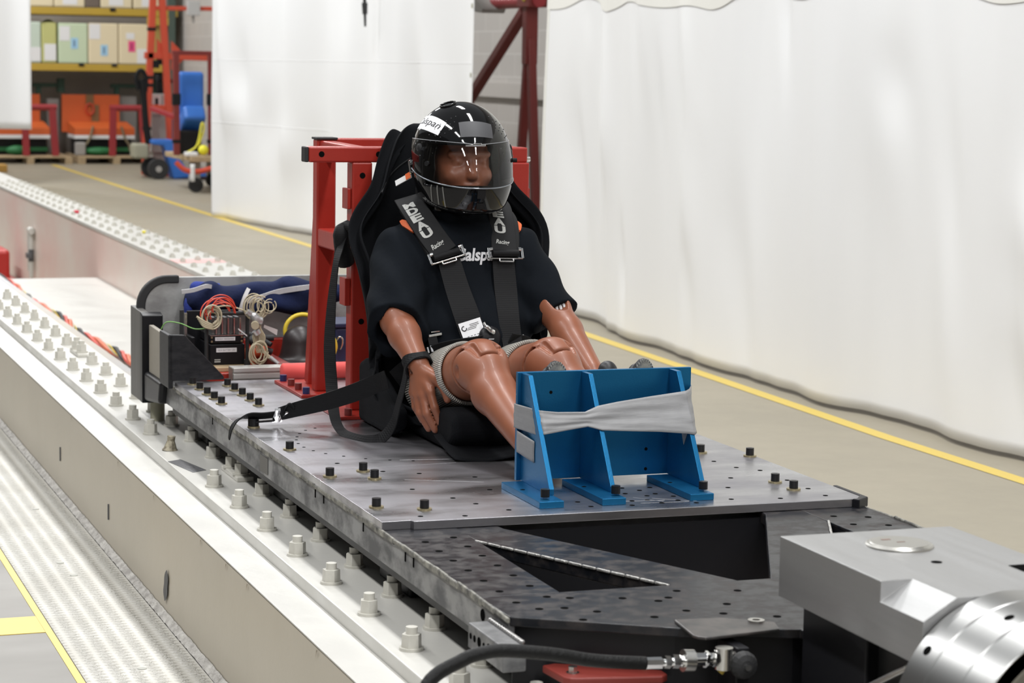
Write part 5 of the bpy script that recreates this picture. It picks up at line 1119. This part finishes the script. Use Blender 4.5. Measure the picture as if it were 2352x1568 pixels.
c1b.grid(lambda u, v: (lambda p: (p[0], p[1] - .006, p[2]))(fn1(u, (1.90 + .045 * math.sin(31 * u) * math.sin(13 * u + 1) - .02 * math.sin(70 * u) - .02 + (3.1 - 1.9) * v - .0) / (3.1 - .022))), 420, 6)
o = c1b.build('upper_shade_band', M['hem_and_shade'], c1);  # thin beige overlay: shade across the upper curtain put into its colour
mb = MB(); mb.tube([fn1(.002, v) for v in np.linspace(0, 1, 40)], .012, 6); mb.build('side_hem', M['hem_and_shade'], c1)
dr2 = [(.10, 1.05, .06, .25, .035), (.22, .9, .05, .35, -.035), (.30, .75, .05, .25, .03), (.86, 1.2, .03, .5, .05), (.80, 1.0, .03, .6, -.05), (.93, .9, .025, .4, -.05), (.5, 1.5, .05, .5, .03), (.40, .5, .06, .4, -.04), (.65, .7, .05, .5, .04), (.13, 1.35, .03, .4, -.04), (.05, 1.6, .02, .6, .05)]
c2, fn2_ = curtain('white_curtain', [(-16.42, 2.87), (-16.0, 2.88), (-15.2, 2.99), (-14.0, 3.18), (-12.6, 3.28), (-11.2, 3.30), (-9.82, 3.30)], 3.1, lambda u: .005 + .03 * u, [(2.6, .06), (1.15, .035), (.5, .010)], M['curtain'], 260, 60, 'white curtain hanging behind the red seat frame and the dummy helmet', 9, dr2)
mb = MB(); mb.tube([fn2_(u, (1.54 - .005) / 3.1) for u in np.linspace(0, 1, 120)], .0035, 5); mb.tube([fn2_(u, .93 / 3.1) for u in np.linspace(0, .45, 60)], .004, 5); mb.build('crease_seam', M['curtain'], c2)
for z in (1.95, 1.45, 1.0): 
    p = fn2_(.990, z / 3.1); mb = MB(); mb.cyl((p[0], p[1] - .008, p[2]), (p[0], p[1] + .004, p[2]), .018, n=12); mb.build('eyelet', M['khaki'], c2)
c3, fn3 = curtain('white_curtain', [(-22.0, -.9), (-22.02, .0), (-21.98, .9), (-22.0, 1.45), (-22.0, 1.873)], 4.6, lambda u: .69 - .03 * u, [(1.1, .03), (.5, .015)], M['curtain'], 90, 40, 'short white curtain ending well above the floor in front of the left orange seat', 12)
hk = MB(); hk.tube([(-12.2, 3.16, 3.05), (-12.2, 3.165, 2.4), (-12.19, 3.17, 2.02)], .014, 8, 3); hk.cyl((-12.19, 3.17, 2.02), (-12.185, 3.172, 1.93), .024, .020, n=12); hk.cyl((-12.185, 3.172, 1.93), (-12.18, 3.174, 1.83), .012, .009, n=10)
tag(hk.build('hanging_cord', M['rubber'], None), 'black cord hanging down in front of the centre curtain', 'cord')
# ---------------------------------------------------------------- A-frame tower in the gap
tw_ = thing('hoist_frame', 'dark red A-frame hoist standing in the gap between the curtains', 'frame', (-11.1, 4.2, 0))
def tub(name, p0, p1, w_, m, par, wz=None, bev=.008):
    mb = MB(); mb.bar(p0, p1, w_, wz or w_); return mb.build(name, M[m], par, bevel=bev)
tub('column', (-11.10, 4.2, 1.55), (-11.10, 4.2, 2.02), .10, 'dark_red', tw_); tub('leg', (-11.115, 4.2, 1.75), (-11.37, 4.2, .0), .066, 'dark_red', tw_); tub('leg', (-11.075, 4.2, 1.75), (-10.85, 4.2, .0), .066, 'dark_red', tw_)
tub('brace', (-11.22, 4.2, 1.97), (-12.60, 4.2, 1.22), .075, 'dark_red', tw_); mb = MB(); mb.cyl((-12.02, 4.2, 2.04), (-10.90, 4.2, 2.04), .052, n=20); mb.build('top_tube', M['red_stand'], tw_)
mb = MB(); mb.box(-11.20, -10.92, 4.12, 4.28, 1.99, 2.10); mb.build('head_plate', M['dark_red'], tw_, bevel=.01); tub('foot_beam', (-11.3, 4.02, .04), (-10.8, 4.4, .04), .08, 'dark_red', tw_)
mb = MB(); mb.ball((-11.02, 4.12, 2.05), .02); mb.build('yellow_marker', M['yellow_tape'], tw_)
lp_ = thing('work_lamp', 'grey and white work lamp clamped near the hoist top tube', 'lamp', (-12.05, 4.15, 2.0))
mb = MB(); mb.prism([(-12.25, 2.06), (-12.05, 2.12), (-11.80, 1.99), (-11.84, 1.955), (-12.0, 1.965), (-12.2, 2.02)], 'y', 4.05, 4.25); mb.build('lamp_body', M['grey'], lp_, bevel=.01)
mb = MB(); mb.prism([(-12.36, 1.975), (-12.26, 1.98), (-12.16, 2.07), (-12.26, 2.10)], 'y', 4.07, 4.2); mb.build('lamp_shield', M['white'], lp_, bevel=.01); mb = MB(); mb.cyl((-12.05, 4.15, 2.06), (-11.98, 4.2, 2.06), .02, n=10); mb.build('clamp', M['matte'], lp_)
# ================================================================== BACKGROUND: storage rack
rack = thing('storage_rack', 'tall pallet rack with yellow beams and dark green uprights against the back wall', 'rack', (-28.3, 3.2, 0))
for i, z0 in enumerate((1.315, 2.125)):
    mb = MB(); mb.box(-28.05, -27.99, -.5, 4.86, z0, z0 + .105); mb.build('front_beam', M['rack_yellow'], rack, bevel=.006)
    mb = MB(); mb.box(-29.05, -28.99, -.5, 4.86, z0, z0 + .105); mb.build('rear_beam', M['rack_yellow'], rack, bevel=.006)
    mb = MB(); mb.box(-29.05, -28.0, -.5, 4.86, z0 + .09, z0 + .11); mb.build('deck', mat('rack_deck', (.20, .18, .15), .8), rack)
for y in (-.5, 4.72):
    for x in (-28.02, -29.02):
        mb = MB(); mb.box(x - .05, x + .05, y, y + .10, 0, 4.2); mb.build('upright', M['rack_green'], rack, bevel=.005)
mb = MB(); mb.prism([(4.30, 1.43), (4.55, 1.43), (4.70, 1.98), (4.70, 2.12), (4.60, 2.12)], 'x', -28.9, -28.1); mb.build('stored_board', mat('stored_ply', (.52, .36, .10), .6), rack, bevel=.006)
mb = MB(); mb.box(-28.0, -27.975, 4.40, 4.72, 2.0, 2.12); mb.build('beam_end', M['rack_yellow'], rack)
mb = MB(); mb.box(-28.0, -27.98, 3.40, 3.48, 1.385, 1.425); mb.box(-28.0, -27.98, 3.88, 3.96, 1.385, 1.42); mb.box(-28.0, -27.98, 3.86, 3.94, 2.185, 2.23); mb.build('beam_clip', M['matte'], rack)
def carton(dims, m, label, tags, grp, bulge=.0):
    c = thing('storage_carton', label, 'carton', ((dims[0] + dims[1]) / 2, (dims[2] + dims[3]) / 2, dims[4]), grp)
    mb = MB(); mb.box(*dims); mb.build('carton_body', M[m], c, bevel=.02, seg=3)
    for (y0, y1, z0, z1, mm) in tags:
        mb = MB(); mb.box(dims[1] + .0005, dims[1] + .003, y0, y1, z0, z1); mb.build('label', M[mm], c)
        if mm in ('lblue', 'pink'): 
            mb = MB(); mb.box(dims[1] + .0031, dims[1] + .0036, y0 + (y1 - y0) * .35, y0 + (y1 - y0) * .6, z0 + (z1 - z0) * .2, z0 + (z1 - z0) * .8); mb.build('label_mark', mat('label_ink', (.12, .20, .32) if mm == 'lblue' else (.35, .02, .10), .6), c.children[-1])
    return c
G1 = 'cartons on the middle rack shelf'; G2 = 'cartons on the top rack shelf'
xf = -28.02
carton((-28.8, xf, 2.25, 2.865, 1.425, 2.012), 'card_mint', 'mint green carton half hidden by the left curtain on the middle shelf', [(2.60, 2.86, 1.45, 1.65, 'white')], G1)
carton((-28.8, xf, 2.875, 3.09, 1.425, 2.01), 'card_lime', 'narrow yellow green carton wedged between the mint and pale green cartons', [(2.91, 3.08, 1.46, 1.70, 'white')], G1)
carton((-28.8, xf, 3.115, 3.54, 1.425, 2.005), 'card_green', 'pale green carton with a blue label near its centre', [(3.295, 3.398, 1.635, 1.793, 'lblue'), (3.13, 3.28, 1.75, 1.96, 'white')], G1)
carton((-28.8, xf, 3.55, 3.985, 1.425, 2.012), 'card_cream', 'cream carton with a blue label on the middle shelf', [(3.726, 3.831, 1.541, 1.70, 'lblue'), (3.56, 3.72, 1.78, 2.0, 'white')], G1)
carton((-28.8, xf, 3.995, 4.43, 1.425, 2.012), 'card_cream', 'cream carton with a bright pink label on the middle shelf', [(4.131, 4.234, 1.604, 1.764, 'pink'), (4.26, 4.425, 1.44, 1.65, 'white'), (4.10, 4.22, 1.79, 1.88, 'white')], G1)
mb = MB(); mb.grid(lambda u, v: (-28.0 - .3 * v, 2.87 + .2 * u, 2.013 + .055 * math.sin(math.pi * u) * (1 - v)), 8, 3); tag(mb.build('plastic_wrap', mat('clear_wrap', (.6, .58, .50), .3), None, solid=.002), 'crumpled plastic wrap on top of the narrow yellow green carton', 'wrap')
for y0, y1, m, lab in ((2.3, 3.05, 'card_cream', 'cream carton at the left end of the top shelf'), (3.06, 3.50, 'card_cream', 'cream carton left of the brown carton on the top shelf'), (3.51, 3.72, 'card_brown', 'dark brown carton on the top shelf'), (3.73, 4.19, 'card_cream', 'cream carton right of the brown carton on the top shelf'), (4.21, 4.66, 'card_cream', 'cream carton behind the red gantry on the top shelf')):
    carton((-28.8, xf, y0, y1, 2.235, 2.83), m, lab, [] if m == 'card_brown' else [(y0 + .12, y0 + .33, 2.27, 2.45, 'white')], G2)
# ---------------------------------------------------------------- pallets with orange seats and red stands
def pallet(y0, y1, label):
    p = thing('pallet', label, 'pallet', (-28.0, (y0 + y1) / 2, 0), 'wooden pallets by the back wall')
    for i, y in enumerate((y0, (y0 + y1) / 2 - .05, y1 - .10)):
        mb = MB(); mb.box(-28.5, -27.2, y, y + .10, 0, .085); mb.build('stringer', M['wood'], p, bevel=.004)
    for i in range(9):
        mb = MB(); x = -28.5 + i * .148; mb.box(x, x + .112, y0, y1, .085, .108); mb.build('deck_board', M['wood'], p, bevel=.004)
    return p
pallet(2.0, 3.18, 'wooden pallet under the left orange seat'); pallet(3.27, 4.36, 'wooden pallet under the right orange seat')
def bench(y0, y1, ys0, ys1, label):
    b = thing('test_bench', label, 'seat', (-27.9, (y0 + y1) / 2, .108), 'orange test seats on pallets')
    mb = MB(); mb.box(-28.35, -28.28, y0, y1, .42, .97); mb.build('back_panel', M['orange'], b, bevel=.006)
    mb = MB(); mb.prism([(-28.28, .40), (-27.62, .40), (-27.62, .50), (-28.28, .58)], 'y', ys0, ys1); mb.build('seat_panel', M['orange'], b, bevel=.006)
    mb = MB(); mb.box(-28.28, -27.615, ys0, ys1, .345, .398); mb.build('white_edge', M['white'], b, bevel=.004)
    mb = MB(); mb.box(-28.2, -27.75, ys0 + .03, ys1 - .03, .108, .345); mb.build('base_box', M['black_clean'], b, bevel=.01)
    mb = MB(); mb.box(-27.75, -27.7, ys0 + .02, ys1 - .02, .16, .22); mb.build('green_rail', M['green'], b, bevel=.006)
    return b
b1 = bench(3.20, 4.045, 3.28, 4.15, 'orange test seat on the right pallet with brown straps hanging from it'); bench(1.95, 2.882, 2.05, 2.926, 'orange test seat on the left pallet partly hidden by the curtain')
mb = MB(); mb.box(-28.275, -28.26, 3.55, 3.66, .80, .97); mb.box(-28.275, -28.26, 3.63, 3.74, .50, .82); mb.build('brown_belt', mat('brown_belt', (.20, .12, .05), .7), b1)
mb = MB(); mb.tube([(-28.24, 3.60 + .06 * math.cos(t), .76 + .08 * math.sin(t)) for t in np.linspace(0, 6.3, 16)], .014, 6); mb.build('seat_hook', M['orange_red'], b1)
for y, z in ((3.52, .0), (4.0, .0)):
    mb = MB(); mb.tube([(-27.60, y + .02, .53), (-27.59, y - .02, .38), (-27.58, y - .09, .26), (-27.58, y - .19, .22)] if y < 3.7 else [(-27.60, y - .05, .53), (-27.59, y + .0, .36), (-27.58, y + .06, .26), (-27.58, y + .07, .18)], .018, 6, 4); mb.build('hanging_strap', mat('khaki_strap', (.22, .18, .11), .8), b1)
mb = MB(); mb.ball((-27.56, 3.62, .17), (.10, .20, .06)); tag(mb.build('green_cloth', M['green'], None), 'bright green cloth heap on the right pallet', 'cloth')
mb = MB(); mb.ball((-27.56, 2.45, .18), (.08, .16, .07)); tag(mb.build('green_cloth', M['green'], None), 'dark green cloth heap on the left pallet', 'cloth')
mb = MB(); mb.box(-27.6, -27.5, 3.27, 3.42, .108, .30); tag(mb.build('grey_clamp', M['grey'], None, bevel=.02), 'grey clamp block at the left end of the right pallet', 'clamp')
mb = MB(); mb.box(-28.7, -28.55, 3.02, 3.20, 0, .90); tag(mb.build('partition_board', M['grey'], None, bevel=.01), 'grey upright panel between the two orange seats', 'panel')
mb = MB(); mb.box(-28.75, -28.6, 4.05, 4.36, 0, .95); tag(mb.build('partition_board', M['grey'], None, bevel=.01), 'grey upright panel right of the orange seats', 'panel')
def stand(ya, yb, la0, la1, lb0, lb1, label):
    s_ = thing('red_stand', label, 'stand', (-27.2, (ya + yb) / 2, .108), 'red trestle stands on the pallets')
    mb = MB(); mb.cyl((-27.35, ya, .80), (-27.35, yb, .80), .045, n=16); mb.build('top_bar', M['red_stand'], s_)
    for (t, bt) in ((la0, la1), (lb0, lb1)):
        mb = MB(); mb.bar((-27.35, t, .78), (-27.35, bt, .108), .095, .08); mb.build('leg', M['red_stand'], s_, bevel=.01)
    return s_
k_ = .985
stand(3.74, 4.30, 3.79, 3.775, 4.20, 4.25, 'red trestle stand in front of the right orange seat'); stand(2.3, 2.98, 2.53, 2.55, 2.92, 2.965, 'red trestle stand in front of the left orange seat')
def hook(y0, y1, label):
    g = thing('wall_bracket', label, 'bracket', (-28.6, y0, 1.06), 'green wall brackets')
    mb = MB(); mb.box(-28.50, -28.42, y0, y1, 1.07, 1.13); mb.box(-28.50, -28.42, y0 + .05, y0 + .12, .90, 1.07); mb.build('arm', M['dark_green'], g, bevel=.006)
    mb = MB(); mb.box(-28.54, -28.40, y1, y1 + .10, 1.0, 1.20); mb.build('end_plate', M['dark_green'], g, bevel=.006)
    mb = MB(); mb.bar((-28.46, y0 + .08, 0), (-28.46, y0 + .08, .92), .05, .05); mb.build('post', M['dark_green'], g)
hook(2.80, 3.16, 'dark green pipe bracket above the gap between the orange seats'); hook(3.95, 4.5, 'dark green pipe bracket right of the orange seats')
# ---------------------------------------------------------------- gantry, cart, pallet jack
ga = thing('gantry', 'bright red A-frame gantry in front of the storage rack', 'gantry', (-23.5, 3.9, 0))
def gy(x22, x19, x): return x22 + (x19 - x22) * (x + 22) / 3
X_ = -23.95
tub('leg', (X_, 3.715, 2.36), (X_, 3.60, .02), .085, 'orange_red', ga); tub('leg', (X_ + .02, 3.82, 2.36), (X_ + .02, 3.96, .02), .085, 'orange_red', ga)
tub('cross_bar', (X_, 3.60, 1.56), (X_, 4.65, 1.54), .085, 'orange_red', ga); tub('top_bar', (X_, 3.72, 2.17), (X_, 4.75, 2.18), .055, 'orange_red', ga); tub('lower_bar', (X_, 3.56, .90), (X_, 4.0, .88), .07, 'orange_red', ga)
mb = MB(); mb.prism([(3.76, 1.60), (3.92, 1.58), (3.76, 1.78)], 'x', X_ - .02, X_ + .02); mb.prism([(3.95, 1.58), (4.12, 1.58), (3.95, 1.75)], 'x', X_ - .02, X_ + .02); mb.prism([(3.95, 1.52), (4.12, 1.52), (3.95, 1.38)], 'x', X_ - .02, X_ + .02); mb.build('corner_plate', M['orange_red'], ga)
for z in (1.9, 1.28, 1.18, .62): MB().box(X_ - .055, X_ + .055, 3.648 + (z - 1) * .05 - .05, 3.648 + (z - 1) * .05 + .05, z - .02, z + .02).build('black_joint', M['matte'], ga)
MB().box(X_ - .05, X_ + .07, 3.70, 3.78, 1.40, 1.50).build('black_joint', M['matte'], ga)
mb = MB(); mb.bar((X_, 3.60, .03), (X_, 4.7, .03), .10, .06); mb.build('foot_beam', M['orange_red'], ga)
jb = thing('junction_box', 'light grey junction box on the gantry top bar', 'box', (-23.86, 4.2, 2.08)); mb = MB(); mb.box(-23.91, -23.80, 4.14, 4.30, 2.08, 2.27); mb.build('box_body', mat('light_grey', (.50, .50, .49), .6), jb, bevel=.01); mb = MB(); mb.cyl((-23.86, 4.22, 1.99), (-23.86, 4.22, 2.08), .02, n=8); mb.build('cable_gland', M['grey'], jb)
cbn = thing('control_cabinet', 'grey electrical cabinet with a white switch plate between the gantry legs', 'cabinet', (-24.3, 3.95, 0)); mb = MB(); mb.box(-24.5, -24.1, 3.72, 4.12, .30, 1.06); mb.build('cabinet_body', M['grey'], cbn, bevel=.008)
mb = MB(); mb.box(-24.1, -24.09, 3.73, 3.84, .80, 1.05); sp = mb.build('switch_plate', M['white'], cbn, bevel=.003); mb = MB(); mb.box(-24.09, -24.08, 3.765, 3.805, .84, 1.01); mb.build('switch_slot', M['matte'], sp); mb = MB(); mb.box(-24.09, -24.08, 4.02, 4.1, .3, .66); mb.build('vent_panel', M['matte'], cbn); mb = MB(); mb.box(-24.45, -24.15, 3.75, 4.09, 0, .30); mb.build('plinth', M['grey'], cbn)
bs = thing('bent_bar', 'black bent bar leaning behind the gantry', 'bar', (-25.0, 4.0, 1.0)); mb = MB(); mb.tube([(-25.0, 3.98, 0), (-25.0, 3.98, 1.20), (-25.0, 4.0, 1.25), (-25.0, 4.28, 1.20)], .028, 8, 3); mb.tube([(-25, 3.98, 1.2), (-25, 4.07, .98)], .025, 8); mb.build('bar', M['matte'], bs)
pj = thing('pallet_jack', 'blue pallet jack with a black handle parked by the gantry', 'pallet jack', (-24.0, 3.9, 0))
mb = MB(); mb.prism([(3.56, .50), (3.84, .50), (3.86, .44), (3.90, .28), (4.10, .02), (3.84, .0), (3.79, .20), (3.72, .42), (3.56, .44)], 'x', -23.55, -23.25); mb.build('frame', M['blue'], pj, bevel=.02)
mb = MB(); mb.box(-23.75, -23.0, 4.10, 4.42, .04, .12); mb.build('fork', M['blue'], pj, bevel=.015)
for x in (-23.65, -23.2):
    mb = MB(); mb.cyl((x - .05, 3.63, .13), (x + .05, 3.63, .13), .13, n=24); wh = mb.build('wheel', M['rubber'], pj, bevel=.015); mb = MB(); mb.cyl((x + .051, 3.63, .13), (x + .056, 3.63, .13), .04, n=14); mb.build('hub', M['grey'], wh)
mb = MB(); mb.box(-23.7, -23.4, 3.36, 3.56, .25, .44); mb.build('pump_block', M['khaki'], pj, bevel=.03)
mb = MB(); mb.tube([(-23.45, 3.56, .44), (-23.45, 3.52, .70), (-23.45, 3.49, 1.12), (-23.45, 3.46, 1.26)], [.045, .04, .045, .04], 10, 4); mb.tube([(-23.45, 3.43, 1.12), (-23.45, 3.40, 1.26), (-23.45, 3.43, 1.36), (-23.45, 3.49, 1.36), (-23.45, 3.53, 1.26), (-23.45, 3.52, 1.10)], .026, 8, 4); mb.build('handle', M['matte'], pj)
ca = thing('tool_cart', 'wheeled cart with a wooden deck and dark red posts beside the centre curtain', 'cart', (-20.5, 3.5, 0))
cx = -20.6
mb = MB(); mb.prism([(-21.7, .36), (-20.2, .36), (-20.2, .42), (-21.7, .42)], 'y', 3.42, 4.4); mb.build('deck', M['wood'], ca, bevel=.006)
for y, zt in ((3.34, 1.62), (3.75, 1.62)):
    mb = MB(); mb.bar((cx, y, .42), (cx, y - .01, zt), .07, .07); mb.build('post', M['dark_red'], ca, bevel=.008)
    mb = MB(); mb.box(cx - .045, cx + .045, y - .05, y + .04, 1.0, 1.13); mb.box(cx - .04, cx + .04, y - .045, y + .04, .56, .60); mb.build('post_clamp', M['matte'], ca)
mb = MB(); mb.bar((cx, 3.285, 1.60), (cx, 3.80, 1.60), .06, .05); mb.build('top_bar', M['dark_red'], ca, bevel=.006)
mb = MB(); mb.bar((cx - .3, 3.1, .95), (cx, 3.32, .86), .05, .05); mb.build('side_arm', M['red_stand'], ca, bevel=.006)
for x, y in ((-20.45, 3.52), (-21.5, 3.95), (-20.45, 4.2)):
    mb = MB(); mb.box(x - .05, x + .05, y - .06, y + .06, .13, .36); mb.build('caster_fork', M['grey'], ca, bevel=.006); mb = MB(); mb.cyl((x + .03, y - .0, .085), (x + .09, y, .085), .085, n=18); mb.build('caster', M['rubber'], ca)
mb = MB(); mb.tube([(cx + .4, 3.25, .36), (cx + .42, 3.35, .27), (cx + .42, 3.5, .25), (cx + .42, 3.7, .30)], .03, 8, 4); mb.build('red_hose', M['orange_red'], ca)
mb = MB(); mb.grid(lambda u, v: (cx + .5, 3.40 + .05 * u, .34 - .20 * v), 2, 4); mb.build('white_tag', M['white'], ca, solid=.004)
bl = thing('plastic_chair', 'blue moulded plastic seat standing on the cart', 'seat', (-20.9, 3.6, .42))
S_ = SDF((-21.3, 3.34, .40), (-20.55, 3.90, 1.45), .014)
S_.add(bx((-21.15, 3.62, 1.06), (.06, .15, .32), None, .04), .03).add(bx((-20.98, 3.60, .80), (.20, .13, .10), [(.8, 0, .6), (0, 1, 0), (-.6, 0, .8)], .04), .05); S_.build('seat_shell', M['blue'], bl)
mb = MB(); mb.box(-21.2, -20.8, 3.42, 3.68, .42, .70); mb.build('seat_base', M['matte'], bl, bevel=.02); mb = MB(); mb.box(-20.98, -20.9, 3.36, 3.42, .60, .82); mb.build('seat_trim', M['dk_blue'], bl)
yc_ = thing('yellow_ropes', 'tangled yellow cords and a yellow ball on the cart deck', 'cord', (-20.4, 3.6, .42))
mb = MB(); mb.ball((-20.35, 3.60, .49), .06); mb.build('yellow_ball', mat('bright_yellow', (.80, .74, .03), .5), yc_)
mb = MB(); mb.tube([(-20.4, 3.42, .46), (-20.4, 3.52, .52), (-20.4, 3.56, .62), (-20.42, 3.60, .80), (-20.42, 3.62, .72), (-20.42, 3.56, .54)], .011, 7, 5); mb.build('yellow_cord', mat('bright_yellow_cord', (.74, .68, .05), .5), yc_)
mb = MB(); mb.box(-20.4, -20.25, 3.38, 3.52, .42, .47); tag(mb.build('white_packet', M['white'], None, bevel=.015), 'white packet lying on the cart deck', 'packet')
mb = MB(); mb.box(-25.2, -24.9, 1.75, 1.965, 0, .10); tag(mb.build('orange_block', mat('amber_block', (.58, .33, .08), .5), None, bevel=.01), 'small amber block on the bare floor before the left pallet', 'block')
